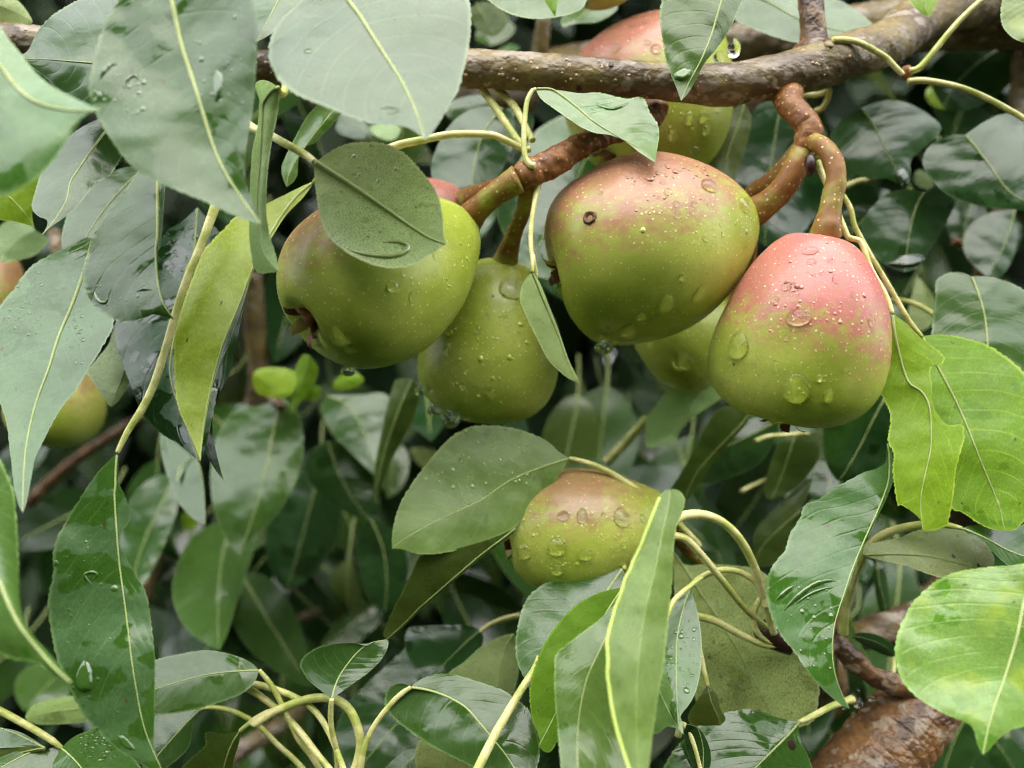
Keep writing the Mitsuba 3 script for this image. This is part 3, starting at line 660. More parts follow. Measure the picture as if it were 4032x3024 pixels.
leaf(F_, 'top', .207, 22, 0, .3, 'A 900,380 560,375 300,355 190,352 90,335',
     'A 800,60 600,-60 450,10 330,80 230,180 165,300', 'A 800,640 600,680 430,600 260,450 180,390', label='dark leaf with a pale lower half behind the big glossy leaf')
leaf(F_, 'top', .212, 28, 10, .25, 'A 700,690 620,790 540,900 430,1060 390,1200 330,1300 245,1400',
     'A 560,720 470,770 350,860 270,960 230,1080 195,1200 200,1250 240,1290 272,1302', 'A 790,800 720,930 650,1040 560,1090 500,1170 440,1240 380,1290 300,1350', label='saw-edged pale leaf with its tip pointing down, below the blurred folded leaf', rib=.9)
leaf(F_, 'spring', .222, 0, 0, .1, 'A -250,1010 -50,1090 100,1210 205,1350', 'A -200,900 0,890 190,890 275,970 235,1090 195,1230', 'A -150,1220 0,1302 100,1316', label='bright backlit yellow-green leaf at the left edge')
leaf(F_, 'top', .245, 30, 0, .1, 'A 860,1000 700,1150 560,1330 440,1560', 'A 700,1010 520,1130 430,1220 380,1350 372,1480', 'A 900,1200 760,1400 600,1560 500,1640', label='pale lavender-grey out of focus leaf behind the hanging one')
leaf(F_, 'top', .190, 18, 10, .55, 'A 935,1000 935,1150 935,1400 E 925,120 935,300 960,420 1040,540',
     'A 830,1010 740,1140 650,1250 560,1400 515,1560 E 500,230 505,330 560,450 650,520 750,555 860,530 920,510 1000,530', 'A 980,1060 970,1250 955,1450 E 935,150 945,300 985,450',
     P='A 960,930 1000,860', pd=.2, label='grey-green leaf with a straight drooping tip below the big glossy leaf', wet=1)
leaf(F_, 'under', .188, 8, -50, .9, 'A 1650,520 1600,560 1560,640 1553,800 1545,950 1530,1150 1530,1350 1560,1480 1655,1610',
     'A 1570,480 1525,492 1540,600 1530,750 1500,900 1485,1150 1480,1350 1500,1550 1530,1612 1600,1618', 'A 1655,540 1640,700 1610,850 1590,1000 1580,1250 1600,1400 1640,1530',
     P='B 165,560 190,510', pd=.2, label='narrow curled leaf hanging edge-on just left of the pears')
leaf(F_, 'top', .225, 35, -10, .25, 'B 200,-140 160,-30 100,90 20,245', 'B 60,-100 -20,0 -40,120 -20,220', 'B 330,-60 320,30 200,112 100,200', label='small glossy leaf tip between the two front leaves at the top')
leaf(F_, 'fresh', .232, 10, 0, .5, 'B 490,640 420,720 340,820 270,920 210,1030 195,1110', 'B 400,610 300,720 230,850 180,950 165,1010 180,1080', 'B 515,680 440,765 370,840 285,890 262,960 255,1040', P='B 540,600 560,560', pd=.236, label='small rolled yellow-green leaf under the pale front leaf', rib=.6)
leaf(F_, 'under', .30, 10, 0, .15, 'A 10,1560 60,1480 150,1400 210,1370', 'A -60,1440 20,1330 120,1300', 'A 120,1540 220,1500 280,1440', label='pale sage leaf out of focus at the left edge')
leaf(F_, 'under', .24, 0, 0, .2, 'A -60,20 40,50 120,85 195,130', 'A -40,-60 60,-30 140,40', 'A -80,150 0,190 100,195 160,165', label='yellowish leaf at the top left corner')
twf = put('front_twig', F_)
q, r = wpath([(420, -260, .19, 26), (250, -300, .2, 26), (560, -330, .2, 26)]); q, r = wpath([(-200, -300, .2, 26), (250, -290, .2, 26), (420, -280, .19, 24), (650, -300, .2, 22)])
scene[twf] = mikit.ply(tube(q, r, 14, n=60, wob=.001), 'bark', smooth=True)

# on the fruiting branch itself
leaf(branch, 'fresh', .214, 8, 6, .12, 'C 1320,-140 1270,0 1210,200 1140,370 1080,480 1028,600', 'C 1080,-150 930,-50 912,30 905,110 920,230 940,350 970,440 1000,515',
     'C 1440,-120 1400,-20 1360,75 1310,180 1230,300 1170,370 1130,440 1090,520', label='light green leaf hanging over the branch at the top, tip down, in front of the red-topped pear')
leaf(branch, 'fresh', .219, 42, 8, .1, 'C 165,530 290,547 400,630 520,730 650,810 780,880 875,965', 'C 290,535 420,555 550,555 620,572 690,590 790,582 815,605 840,670 885,740 892,830 882,900',
     'C 215,600 300,660 400,730 500,782 620,805 700,842 790,910', P='C 140,545 110,620 95,780 100,920 125,970 160,985', pd=.220, label='light green pointed leaf just under the branch in front of the red-topped pear')
leaf(branch, 'under', .188, 18, 4, -.08, 'B 362,965 480,1040 620,1130 750,1220 880,1310 1000,1390 1143,1450', 'B 385,950 430,920 520,870 640,850 760,855 850,890 930,950 1000,1030 1060,1110 1100,1200 1120,1300 1125,1390',
     'B 360,1010 365,1080 380,1190 400,1300 440,1390 520,1470 600,1520 700,1565 800,1587 900,1580 980,1550 1060,1500', P='B 290,910 200,860 100,805 0,765 A 1470,745', pd=.205, wave=.5,
     label='round leaf with a net of veins and a puddle of water, lying over the left pear', stalk=1.3, rib=2.1)
leaf(branch, 'under', .214, 5, 40, .3, 'G 145,260 172,330 200,400 250,520 300,640 340,760 380,850 428,917', 'G 95,320 75,390 85,460 130,560 180,660 230,760 290,830 350,882',
     'G 170,290 205,360 245,460 292,580 330,690 362,780 400,860', P='G 148,160 C 165,1640 140,1500 135,1400 150,1250 180,1100', pd=.226, label='narrow grey-green underside of a leaf hanging between the two pear pairs', stalk=.9, rib=.9)
leaf(branch, 'spring', .212, 8, 0, .22, 'H 877,505 890,620 920,760 970,910 1050,970 1090,1040 1105,1150 1100,1330 1060,1510 L 1045,60 1050,180 1058,248',
     'H 850,570 790,640 750,740 740,830 770,900 800,960 850,1050 870,1130 855,1260 890,1340 882,1440 900,1580 915,1650 L 925,90 1000,140 1048,190',
     'H 940,550 1040,650 1100,690 1150,730 1190,770 1165,808 1112,798 1095,860 1112,940 1105,1000 1130,1080 1180,1150 1222,1177 1250,1160 1296,1170 1300,1250 1275,1340 1250,1430 1240,1540 1225,1659 L 1222,110 1205,215 1130,245', sharp=True,
     P='H 840,400 760,260 690,80 D 610,1400 500,1130 430,960', pd=.232, label='bright yellow-green leaf with bites taken out of its edge, right of the pink-topped pear')
leaf(branch, 'spring', .224, 12, 0, .12, 'H 1052,640 1140,810 1230,980 1330,1200 1400,1380 1460,1520 1510,1659 L 1500,60 1545,250',
     'H 1060,760 1070,950 1110,1200 1180,1450 1222,1600 L 1228,112 1300,142 1370,190 1440,228', 'H 1200,635 1330,660 1450,700 1530,750 1620,820 1700,920 1750,1100 1760,1300 1740,1600 L 1700,130 1620,230', 
     P='H 960,520 850,330 760,180 660,0 D 620,1220 500,1040 440,920', pd=.235, label='large bright yellow-green leaf at the right edge behind the bitten one')
# stalks that leave the frame upwards
def stalk(owner, path, d0, d1, k=1.0, mat='petiole_skin', label=None):
    p = px(path); c = np.r_[0, np.cumsum(np.linalg.norm(np.diff(p, axis=0), axis=1))]/1
    w = at(p, d0 + (d1 - d0)*c/c[-1])
    return put('leaf_stalk', owner, tube(w, np.linspace(.00105, .00085, len(w))*k, 10, n=12*len(w)), mat, label=label)
stalk(branch, 'D 525,240 620,240 700,262 770,300 850,352 900,405 940,445', .238, .24)
stalk(branch, 'D 975,420 1040,400 1100,335 1180,235 1260,140 1340,60 1440,-30 1500,-90', .243, .235)
stalk(branch, 'D 970,485 1060,478 1150,490 1280,520 1400,565 1530,630 1659,705 1800,800', .243, .235)
stalk(branch, 'D 350,555 420,562 480,545 495,510', .262, .255)
stalk(branch, 'D 420,660 470,630 495,580 505,530', .262, .255)
stalk(branch, 'B 800,882 900,850 1000,830 1120,805 1250,795 1370,798 1450,812 1530,850 1600,885 1640,885', .222, .227, 1.15)
stalk(branch, 'B 1330,505 1400,590 1480,710 1550,810 1610,878', .238, .229, 1.2)
stalk(branch, 'B 1420,505 1500,580 1560,655 1610,750 1655,835', .240, .229, 1.2)
b_ = at(px('D 950,400 960,430 975,462'), .244); put('leaf_bud', branch, tube(b_, [.0016, .0019, .0012], 10), 'spur_skin')

S = shoots['left']
leaf(S, 'top', .205, 36, -4, -.10, 'E 555,60 500,250 430,450 350,640 290,830 220,1020 180,1170 150,1350 140,1500 135,1690',
     'E 500,60 400,110 260,180 150,270 80,370 10,450 -60,600 -85,800 -30,950 30,1110 60,1300 82,1500 105,1620', 'E 610,200 655,400 672,545 640,640 550,790 450,950 370,1050 300,1170 250,1270 200,1385 180,1500 160,1610',
     label='big wet leaf reflecting the sky at the left edge, with beads of rain', rib=1.2, wet=1)
leaf(S, 'fresh', .153, 20, 10, .55, 'I -420,-250 -200,230 0,560 60,700 130,830 250,980 340,1080 432,1155', 'I -250,-420 -60,-250 40,-80 80,30 95,200 105,400 112,600 132,740 200,880 300,1000 370,1080',
     'I -420,100 -300,600 -150,900 0,975 80,1008 170,1020 280,1062 360,1115', label='blurred leaf nearest the camera at the lower left edge', rib=1.6)
leaf(S, 'top', .190, 12, 12, .12, 'E 697,1330 688,1430 685,1560 I 680,0 690,200 710,450 750,750 780,1000 820,1250 860,1430 920,1580 985,1720',
     'E 660,1370 600,1430 520,1540 I 440,120 370,240 325,350 320,500 290,680 310,850 340,1000 400,1150 480,1310 600,1450 750,1580 870,1650',
     'E 702,1420 700,1500 732,1570 765,1650 I 770,120 760,200 718,260 702,310 722,370 780,470 850,590 880,700 905,900 918,1050 915,1300 912,1500 935,1600', 
     P='E 715,1290 750,1220 850,1060 930,880 990,690 1050,480 1110,300 1180,130 1230,0 A 1290,1190', pd=.215, label='long dark green leaf with wet patches and a wavy edge, hanging at the lower left', rib=.65, stalk=1.35, wave=1.2, wet=1)
leaf(S, 'dark', .232, 30, -8, .2, 'A 1172,1230 1165,1350 1145,1550 E 1110,220 1060,500 1010,800 1100,1150 1185,1385', 'A 1080,1320 1000,1370 900,1500 800,1650 E 690,560 700,700 750,850 830,1060 940,1200 1080,1295',
     'A 1230,1300 1290,1370 1320,1500 E 1320,300 1330,700 1280,1000 1230,1250', label='dark glossy leaf studded with rain behind the long yellow stalk', wet=1)
leaf(S, 'young', .212, 22, 10, .15, 'B 355,1080 230,1190 150,1300 90,1400 E 1510,210 1420,450 1340,640 1280,830 1220,1100 1190,1385',
     'B 300,1100 200,1150 80,1212 A 1500,1240 1400,1292 1300,1395 1210,1490 E 1150,280 1080,480 1040,650 1038,830 1050,1000 1080,1110 1130,1220', 
     'B 300,1160 180,1290 120,1385 E 1518,220 1428,450 1348,640 1288,830 1228,1100', P='B 420,1040 520,1010', pd=.215, label='bright yellow-green translucent leaf hanging left of the pears', stalk=1.3)
leaf(S, 'dark', .222, 5, -35, .1, 'E 1505,230 1450,440 1380,640 1300,830 1240,1050 1225,1230 1330,1495', 'E 1425,450 1345,640 1285,830 1225,1050 1205,1250 1260,1400', 'E 1500,260 1460,390 1432,540 1402,680 1370,830 1310,960 1268,1080 1268,1250 1300,1400', rib=.4, label='dark folded half of a leaf behind the yellow-green one')
leaf(S, 'under', .24, 20, 0, .2, 'E 800,470 780,700 720,900 660,1060', 'E 690,560 640,700 560,800 520,860 600,980 640,1040', 'E 820,600 800,800 720,1000', label='narrow grey-green leaf tip behind the big wet leaf')
leaf(S, 'top', .30, 30, 0, .15, 'M 380,640 400,560 440,520 520,850', 'M 300,400 310,520 370,700 440,800', 'M 470,540 500,650 520,780', label='dark blistered leaf end out of focus below the dark glossy leaf')
q, r = wpath([(445, 430, .216, 12), (452, 380, .222, 14), (470, 320, .23, 16), (480, 200, .238, 18)]); put('twig', S, tube(q, r, 14, n=60, wob=.001), 'wet_bark')

S = shoots['bottom']
leaf(S, 'top', .218, 30, -6, .2, 'I 1538,1078 1390,1085 1200,1110 1050,1150 920,1190 820,1235', 'I 1480,1030 1380,990 1200,965 1050,990 920,1022 840,1120', 'I 1480,1180 1400,1230 1280,1272 1180,1302 1050,1328 920,1338 850,1310',
     P='J 110,1180 180,1310 260,1480 350,1600 420,1720', pd=.222, label='plain leaf with a straight pale midrib beside the long hanging leaf at the lower left', rib=.75, wet=1)
leaf(S, 'top', .232, 25, 10, .15, 'I 1192,1308 1080,1420 1000,1510 930,1590 850,1700', 'I 1100,1320 960,1330 900,1380 860,1500', 'I 1150,1365 1140,1430 1130,1500 1080,1580 1000,1645 930,1690', P='I 1260,1300 1400,1330 1550,1420 1659,1530 J 230,1600 330,1720', pd=.228, label='grey reflective leaf with a wavy edge under the plain leaf at the lower left')
leaf(S, 'top', .212, 48, 0, .15, 'I 365,1540 470,1640 560,1780', 'I 330,1600 280,1720 300,1900', 'I 450,1470 530,1438 562,1420 700,1500 820,1640 900,1800', P='I 300,1490 150,1400 0,1320 -150,1250', pd=.215, label='pale blue-grey leaf with beads of rain at the bottom left', stalk=1.2)
leaf(S, 'top', .214, 40, 0, .15, 'I 270,1545 150,1580 0,1660 -100,1720', 'I 150,1545 0,1600 -100,1660', 'I 350,1545 330,1600 280,1700 100,1800', label='pale leaf with a bright stalk at the bottom left corner', rib=1.6)
leaf(S, 'olive', .216, 0, 0, .15, 'I 265,1540 200,1550 100,1580 0,1640 -100,1700', 'I 180,1525 80,1530 0,1550 -60,1580', 'I 220,1555 120,1600 0,1660', label='dark green folded leaf edge at the bottom left corner')
leaf(S, 'top', .220, 42, 0, .1, 'I 270,1540 150,1480 0,1420 -120,1400', 'I 200,1490 100,1440 0,1418', 'I 180,1530 60,1535 -60,1540', label='pale grey-green leaf at the bottom left corner above the folded one')
leaf(S, 'under', .255, 5, 0, .15, 'I 560,1300 420,1310 280,1330 150,1365', 'I 450,1230 320,1250 220,1275 160,1330', 'I 500,1385 380,1395 250,1400 180,1385', label='small sage leaf with brown blemishes behind the long hanging leaf')
leaf(S, 'olive', .222, -10, 0, .2, 'I 1425,1440 1370,1530 1330,1650 1300,1800', 'I 1330,1455 1230,1450 1220,1530 1130,1610 1060,1680', 'I 1420,1500 1390,1600 1370,1750', P='I 1500,1380 1600,1330 J 0,1400 150,1310 300,1255 450,1245 550,1295 610,1400 632,1520 610,1640 560,1760', pd=.215, sharp=False, label='olive underside of a leaf with a notched edge at the bottom, left of the stalk fan', stalk=1.5)
leaf(S, 'top', .215, 18, 15, -.25, 'J 462,1248 510,1110 580,1010 650,940 795,898', 'J 400,1200 340,1150 295,1090 278,1040 310,990 400,940 500,920 600,918 670,932 725,905', 'J 540,1190 650,1110 730,1040 780,970 797,920', P='J 455,1330 460,1420 490,1560 500,1700', pd=.217, label='small upright rounded leaf with a yellow midrib above the stalk fan', rib=1.1)
leaf(S, 'top', .205, 25, -5, .12, 'J 930,1180 1050,1200 1180,1250 1280,1320 1390,1450 1480,1560 1600,1760', 'J 1000,1130 1080,1105 1200,1110 1330,1150 1450,1190 1540,1240 1610,1300 1650,1370 K 110,1300 150,1390 175,1480 185,1560 170,1650',
     'J 870,1158 805,1185 782,1240 790,1305 830,1360 900,1420 1000,1490 1100,1550 1200,1600 1290,1645 1420,1720', P='J 850,1240 790,1305 720,1400 660,1530 630,1700', pd=.212, label='broad leaf with a curved yellow midrib at the bottom middle', rib=.95)
leaf(S, 'under', .232, 0, 0, .15, 'J 1180,1380 1150,1500 1120,1700', 'J 1040,1440 985,1500 980,1700', 'J 1280,1500 1290,1600 1280,1700', label='sage underside of a leaf at the bottom edge below the broad leaf')
leaf(S, 'top', .245, 30, 0, .1, 'J 1000,1550 900,1640 800,1750', 'J 900,1560 800,1640 740,1720', 'J 980,1620 1000,1700', label='small grey leaf at the bottom edge left of the sage underside')
leaf(S, 'dark', .285, 24, 0, .1, 'J 1290,900 1080,1100 860,1380 640,1640 560,1760', 'J 1100,830 960,900 760,1080 580,1250 500,1400 480,1640', 'J 1320,1060 1180,1300 1000,1500 800,1700', P='J 1345,845 1450,790 1580,750', pd=.29, label='large dark glossy leaf out of focus behind the broad leaf at the bottom')
leaf(S, 'dark', .275, 20, 0, .1, 'J 1345,840 1220,950 1080,1100', 'J 1250,810 1100,815 940,822 900,880 920,1000 1000,1100', 'J 1360,900 1300,1020 1180,1090', label='very dark wet leaf behind, above the broad leaf at the bottom')
leaf(S, 'under', .245, 5, 0, .25, 'J 1545,860 1490,950 1460,1060 1445,1180', 'J 1460,880 1350,940 1250,1030 1160,1100 1280,1160 1380,1190', 'J 1560,900 1570,1050 1540,1200', label='small olive-sage leaf with a strong midrib behind the broad leaf at the bottom')
for pth, a, b, kk in [('J -150,1150 -20,1158 80,1178 150,1200 300,1270 420,1400 490,1550 550,1720', .226, .212, 1.25), ('J -150,1130 -20,1195 150,1320 280,1450 380,1580 480,1700', .228, .213, 1.3),]:
    stalk(S, pth, a, b, kk*.78)
q, r = wpath([(700, 1760, .213, 12), (740, 1720, .213, 16), (800, 1760, .213, 16)]); put('twig', S, tube(q, r, 12, n=40), 'wet_bark')

S = shoots['right']
leaf(S, 'sage', .166, 22, 0, .40, 'K 965,5 950,110 920,250 880,450 820,700 780,950 765,1200 765,1450 785,1780', 'K 935,12 905,50 860,170 800,330 720,500 670,640 610,850 595,1000 610,1200 650,1420 700,1600 745,1720',
     'K 1000,8 1030,30 1046,80 1030,150 1000,220 980,350 970,550 950,750 935,900 920,1050 890,1200 870,1350 850,1500 832,1659', rib=.25, label='pale upright curled underside of a leaf standing in front of the lowest pear')
k_ = list(GRID)[-1]
put('curled_edge', k_, tube(GRID[k_][6:-1:4, 0], np.linspace(.0005, .0004, len(GRID[k_][6:-1:4])), 8, n=60), 'rim_skin', label='bright yellow-green curled edge')
leaf(S, 'fresh', .178, 25, -8, .2, 'K 700,660 600,850 500,1050 430,1300 420,1720', 'K 630,695 520,800 400,890 315,955 283,1020 288,1300 305,1500 325,1720', 'K 800,800 840,1000 850,1200 800,1450 700,1720', label='blurred green leaf behind the pale upright curled leaf', rib=.5)
leaf(S, 'fresh', .196, 20, 0, .2, 'K 850,1050 900,1200 970,1350 1042,1460', 'K 800,1150 820,1400 870,1450 960,1412', 'K 920,1080 990,1250 1030,1380', label='small green leaf tip beside the pale upright curled leaf', rib=.5)
leaf(S, 'deep', .199, 8, 0, .1, 'K 680,590 560,780 420,1050 300,1300 182,1532', 'K 560,615 430,680 330,770 240,890 170,1040 133,1200 145,1350 188,1490', 'K 780,700 760,1000 640,1250 450,1400 310,1480 250,1560', label='deep green leaf with glowing veins and a curved edge behind the blurred one', rib=.7)
leaf(S, 'top', .220, 36, 0, .12, 'K 680,472 600,590 450,800 300,1020 135,1200', 'K 600,465 530,474 400,500 260,550 130,640 70,780 48,930 70,1060 110,1150', 'K 700,600 600,850 420,1080 260,1180', P='K 700,470', label='pale grey-green leaf under the lowest pear, left of the upright curled leaf')
leaf(S, 'top', .206, 35, -10, .1, 'K 1085,590 1030,750 1000,950 1000,1150 1012,1398', 'K 1000,650 940,760 905,920 915,1150 950,1270', 'K 1110,680 1132,780 1146,900 1142,1050 1120,1180 1080,1270 1030,1340', P='K 1100,560 1150,525 1230,490 1350,488 1440,530 1500,600 1530,700', pd=.222, label='pale rain-beaded leaf to the right of the pale upright curled leaf', rib=.5, stalk=1.1, wet=1)
leaf(S, 'under', .246, 10, 0, .08, 'K 975,370 1040,460 1130,600 1250,770 1370,970 1450,1120 1560,1330 L 160,1440', 'K 985,470 1000,700 1040,900 1080,1100 1150,1330 1300,1480 1500,1540', 'K 1060,455 1200,450 1400,465 1540,520 1620,650 L 180,850 260,940 340,1010 442,1150 432,1260 415,1360 300,1420',
     P='K 900,250 800,160 F 1659,1560', pd=.246, label='large sage-green underside of a leaf with a fine net of veins, behind the curved stalks', rib=1.1)
leaf(S, 'olive', .222, 10, 0, .3, 'K 1185,1170 1210,1270 1245,1350 1260,1400', 'K 1130,1250 1092,1395 1180,1410', 'K 1245,1240 1258,1300 1290,1360', P='K 1150,1040 1120,900', pd=.225, label='small dark leaf hanging below the rain-beaded leaf', rib=.8)
leaf(S, 'top', .216, 24, 0, .12, 'L 325,1386 240,1480 150,1570 60,1662 -60,1790', 'L 200,1360 100,1325 0,1312 K 1450,1313 1330,1325 1200,1370 1090,1450 1000,1540 930,1650 900,1800', 'L 322,1440 342,1520 380,1600 400,1700 300,1850',
     P='L 420,1342 520,1290 600,1262 640,1250', pd=.235, label='broad wet leaf with a purple spot at the bottom edge', rib=1.2, stalk=1.2, wet=1)
leaf(S, 'dark', .214, 10, 0, .2, 'K 1150,1700 1160,1580 1130,1430 1060,1400', 'K 1100,1650 1060,1540 1050,1450', 'K 1200,1640 1190,1520 1120,1410', P='K 1040,1400 1010,1470', pd=.22, rib=.9, label='small dark leaf with a hooked stalk at the bottom edge')
leaf(S, 'top', .206, 22, 6, .10, 'L 843,-275 858,-150 840,0 780,150 690,350 630,500 580,650 545,760 522,900 527,1050 555,1160 625,1308',
     'L 842,-200 832,-150 700,-90 560,-14 450,60 362,100 330,180 280,260 240,370 170,460 135,550 140,680 180,800 240,900 300,970 370,1070 430,1150 500,1220 570,1280', 
     'L 865,-260 882,-150 888,-100 865,0 822,100 772,200 702,350 650,480 600,620 560,730 532,850 532,1000 547,1120 582,1230', label='wet folded leaf with a streak of water below the bitten leaf', rib=.6, wave=1.3, wet=1)
leaf(S, 'under', .228, 28, 8, .1, 'L 700,395 850,388 1000,392 1150,412 1300,450 1400,475 1472,482', 'L 740,330 820,315 900,300 1000,260 1100,236 1250,236 1350,270 1430,330 1478,410', 'L 780,418 850,432 950,452 1050,490 1150,522 1220,532 1350,505', 
     label='pale net-veined underside of a leaf with two dark holes, at the right', rib=1.0)
leaf(S, 'top', .222, 20, 12, .1, 'L 1290,236 1420,290 1550,360 1659,402 1900,450', 'L 1350,220 1500,222 1659,218 1850,270', 'L 1340,280 1430,325 1500,400 1590,472 1750,520', P='L 1150,212 1000,222 850,262 760,320 710,380 650,520 600,700 585,860', pd=.248, label='narrow leaf at the right edge whose curved stalk arches over the net-veined leaf', stalk=1.6)
for pth, a, b, kk in [('K 940,240 1000,182 1050,160 1110,152 1200,165 1280,205 1360,280 1430,390 1490,540 1530,690 1560,800 1580,860', .205, .226, 1.5), ('K 920,270 980,278 1040,292 1100,340 1180,430 1280,555 1380,680 1470,770 1540,830', .206, .228, 1.3),
                      ('K 900,860 950,740 990,660 1080,580 1150,525', .205, .215, .9), ('K 1060,740 1130,758 1200,775 1280,812 1350,850 1420,885 1480,912 1540,928 1600,925 1660,915', .226, .228, 1.35),
                      ('K 1540,635 1500,655 1468,720 1462,790 1480,850 1530,900 1590,918 1660,912', .224, .228, 1.0), ('J 1310,1700 1340,1640 1420,1480 1500,1340 1590,1190 1659,1085 K 190,1000', .192, .2085, 1.35),
                      ('K 1140,960 1160,1060 1185,1170', .224, .222, .9), ('J 1350,845 1420,795 1500,765 1590,745', .27, .262, .9)]:
    stalk(S, pth, a, b, kk*.88)
q = at(px('K 1480,800 1510,830 1560,870 1620,905 1680,930'), .230); put('bud', S, tube(q, [.0008, .0034, .0040, .0034, .003], 16), 'dark_bud', label='dark red bud from which the curved stalks spread')
q, r = wpath([(1690, 1392, .231, 14), (1740, 1390, .24, 15), (1800, 1400, .247, 16), (1815, 1385, .248, 16)]); put('twig', S, tube(q, r, 14, n=60, wob=.001, freq=250), 'wet_bark')

S = shoots['mottled']
leaf(S, 'blotch', .176, 21, 0, .12, 'L 1735,420 1659,665 1610,900 1550,1100 1480,1300 1440,1450 1415,1582', 'L 1600,455 1450,468 1300,490 1180,530 1080,600 990,700 930,820 900,930 908,1050 960,1170 1060,1260 1200,1340 1320,1392 1362,1430 1385,1520',
     'L 1850,500 1950,750 1930,1000 1800,1250 1659,1402 1560,1440 1490,1500 1445,1555', label='round leaf mottled with yellow, with a sharp tip, at the lower right edge', rib=1.2, wave=.8)
leaf(S, 'fresh', .262, 0, 0, .3, 'L 605,735 610,850 640,980 720,1060 815,1142', 'L 600,850 612,1010 680,1030', 'L 650,830 700,950 770,1060', label='small yellow-green leaf in the gap by the dark twig', rib=.5)
leaf(S, 'dark', .258, 0, 0, .2, 'L 630,875 720,890 820,930 905,995', 'L 700,855 800,875 880,930', 'L 700,925 790,970 850,995', label='small dark leaf across the shaded limb', rib=.4)
leaf(S, 'dark', .29, 20, 0, .2, 'L 760,430 740,500 700,575', 'L 700,430 670,480 680,545', 'L 765,480 750,530', label='tiny dark leaf in the gap beside the net-veined leaf', rib=.4)
leaf(S, 'dark', .30, 10, 0, .3, 'L 785,420 800,560 830,680 840,780', 'L 765,480 775,600 800,720', 'L 830,480 855,600 862,720', label='narrow dark leaf hanging in the gap beside the net-veined leaf', rib=.7)
stalk(S, 'L 880,960 885,1040 880,1120', .27, .262, 1.0)
q, r = wpath([(2200, 1330, .2, 14), (2300, 1250, .22, 16), (2360, 1200, .25, 18)]); put('twig', S, tube(q, r, 12, n=40), 'wet_bark')

leaf(S, 'dark', .33, 10, 0, .15, 'L 1300,1380 1240,1500 1180,1680 1150,1800', 'L 1180,1420 1100,1560 1080,1700', 'L 1400,1440 1380,1580 1280,1740', label='dark leaf right of the thick wet limb at the bottom')
leaf(S, 'dark', .34, 6, 0, .15, 'L 1480,1500 1560,1600 1640,1760', 'L 1440,1600 1500,1720', 'L 1600,1500 1680,1640', label='shaded leaf below the mottled round leaf at the bottom right')
leaf(S, 'dark', .35, 4, 0, .15, 'L 1130,1300 1240,1340 1400,1420 1540,1480', 'L 1240,1300 1400,1340 1500,1420', 'L 1200,1400 1340,1480 1460,1510', label='shaded leaf between the thick wet limb and the mottled round leaf')
S = shoots['shade']
leaf(S, 'dark', .268, 14, -5, .08, 'D 1308,803 1420,940 1520,1080 1600,1160 1690,1200 1850,1250', 'D 1400,740 1500,690 1580,677 1680,690 1830,800 1900,1000', 'D 1200,810 1110,860 1065,930 1070,1000 1120,1070 1200,1150 1320,1200 1450,1232 1580,1242 1720,1250', label='dark matt leaf with a yellow midrib and wet tip at the right edge')
leaf(S, 'dark', .290, 7, 0, .08, 'D 692,642 770,750 830,880 880,970 942,1118', 'D 620,680 550,750 500,830 495,940 540,1040 590,1085 645,1032 750,1060 850,1062 910,1090', 'D 780,610 880,598 1000,630 1100,690 1162,752 1120,830 1040,900 988,950 985,1040 975,1100', label='dark glossy leaf with a wet tip to the right of the fruit spur')
leaf(S, 'dark', .280, 8, 0, .12, 'D 1065,1142 1010,1250 985,1350 965,1480 952,1615', 'D 980,1125 860,1150 760,1230 700,1330 718,1430 790,1530 860,1582', 'D 1150,1115 1245,1182 1220,1270 1170,1370 1100,1480 1040,1570', label='dark leaf ending in a puddle of water to the right of the pink-topped pear')
leaf(S, 'dark', .298, 8, 0, .1, 'D 862,1132 760,1240 680,1330 600,1430 540,1520', 'D 740,1100 640,1090 570,1150 560,1300 540,1450', 'D 860,1250 800,1380 700,1480 600,1540', label='shaded leaf between the stalk and the leaf with the puddle')
leaf(S, 'top', .246, 18, 0, .12, 'H 1345,285 1400,430 1430,560 1442,690 1460,850 1490,1030', 'H 1280,262 1180,280 1140,320 1135,420 1125,500 1115,600 1130,720 1200,850 1350,980', 'H 1460,290 1560,320 1659,370 1760,500 1780,700 1700,900 1580,1000', label='broad leaf with a yellow midrib at the right edge above the bright ones')
leaf(S, 'dark', .320, 15, 0, .15, 'D 1600,1250 1560,1400 1500,1540 1440,1640', 'D 1450,1270 1350,1330 1300,1440', 'D 1620,1350 1600,1500 1540,1620', label='dark leaf beside the upright twig at the right')
leaf(S, 'olive', .285, 5, 0, .15, 'C 1405,615 1360,760 1310,900 1295,1040 1300,1140', 'C 1300,680 1220,790 1170,930 1165,1060 1220,1120', 'C 1440,700 1422,830 1380,950 1335,1100', label='narrow dark leaf behind the large sideways pear, left of the spur')
leaf(S, 'dark', .300, 12, 0, .12, 'C 1640,600 1610,670 1580,850 1550,1050 D 130,1200 120,1460', 'C 1480,640 1400,800 1340,1000 1360,1200 1450,1380', 'D 300,560 420,680 490,830 480,1080 400,1300 250,1450', label='large dark leaf behind the fruit spur and stalks at the right')
leaf(S, 'under', .33, 10, 0, .1, 'H 1090,360 1060,500 1000,620', 'H 1020,300 990,420 960,560', 'H 1130,430 1110,560', label='dim grey leaf in the shade beside the broad leaf at the right')
leaf(S, 'dark', .285, 0, 10, .15, 'H 870,940 780,1100 680,1300 560,1500', 'H 700,1000 500,1100 465,1200 480,1370 520,1460', 'H 880,1150 850,1350 720,1480', label='dark green leaf under the pink-topped pear')
leaf(S, 'dark', .33, 25, 0, .1, 'H 540,1420 500,1540 470,1659', 'H 420,1400 380,1500 420,1640', 'H 560,1500 560,1600', label='dim leaf in the gap under the pink-topped pear')
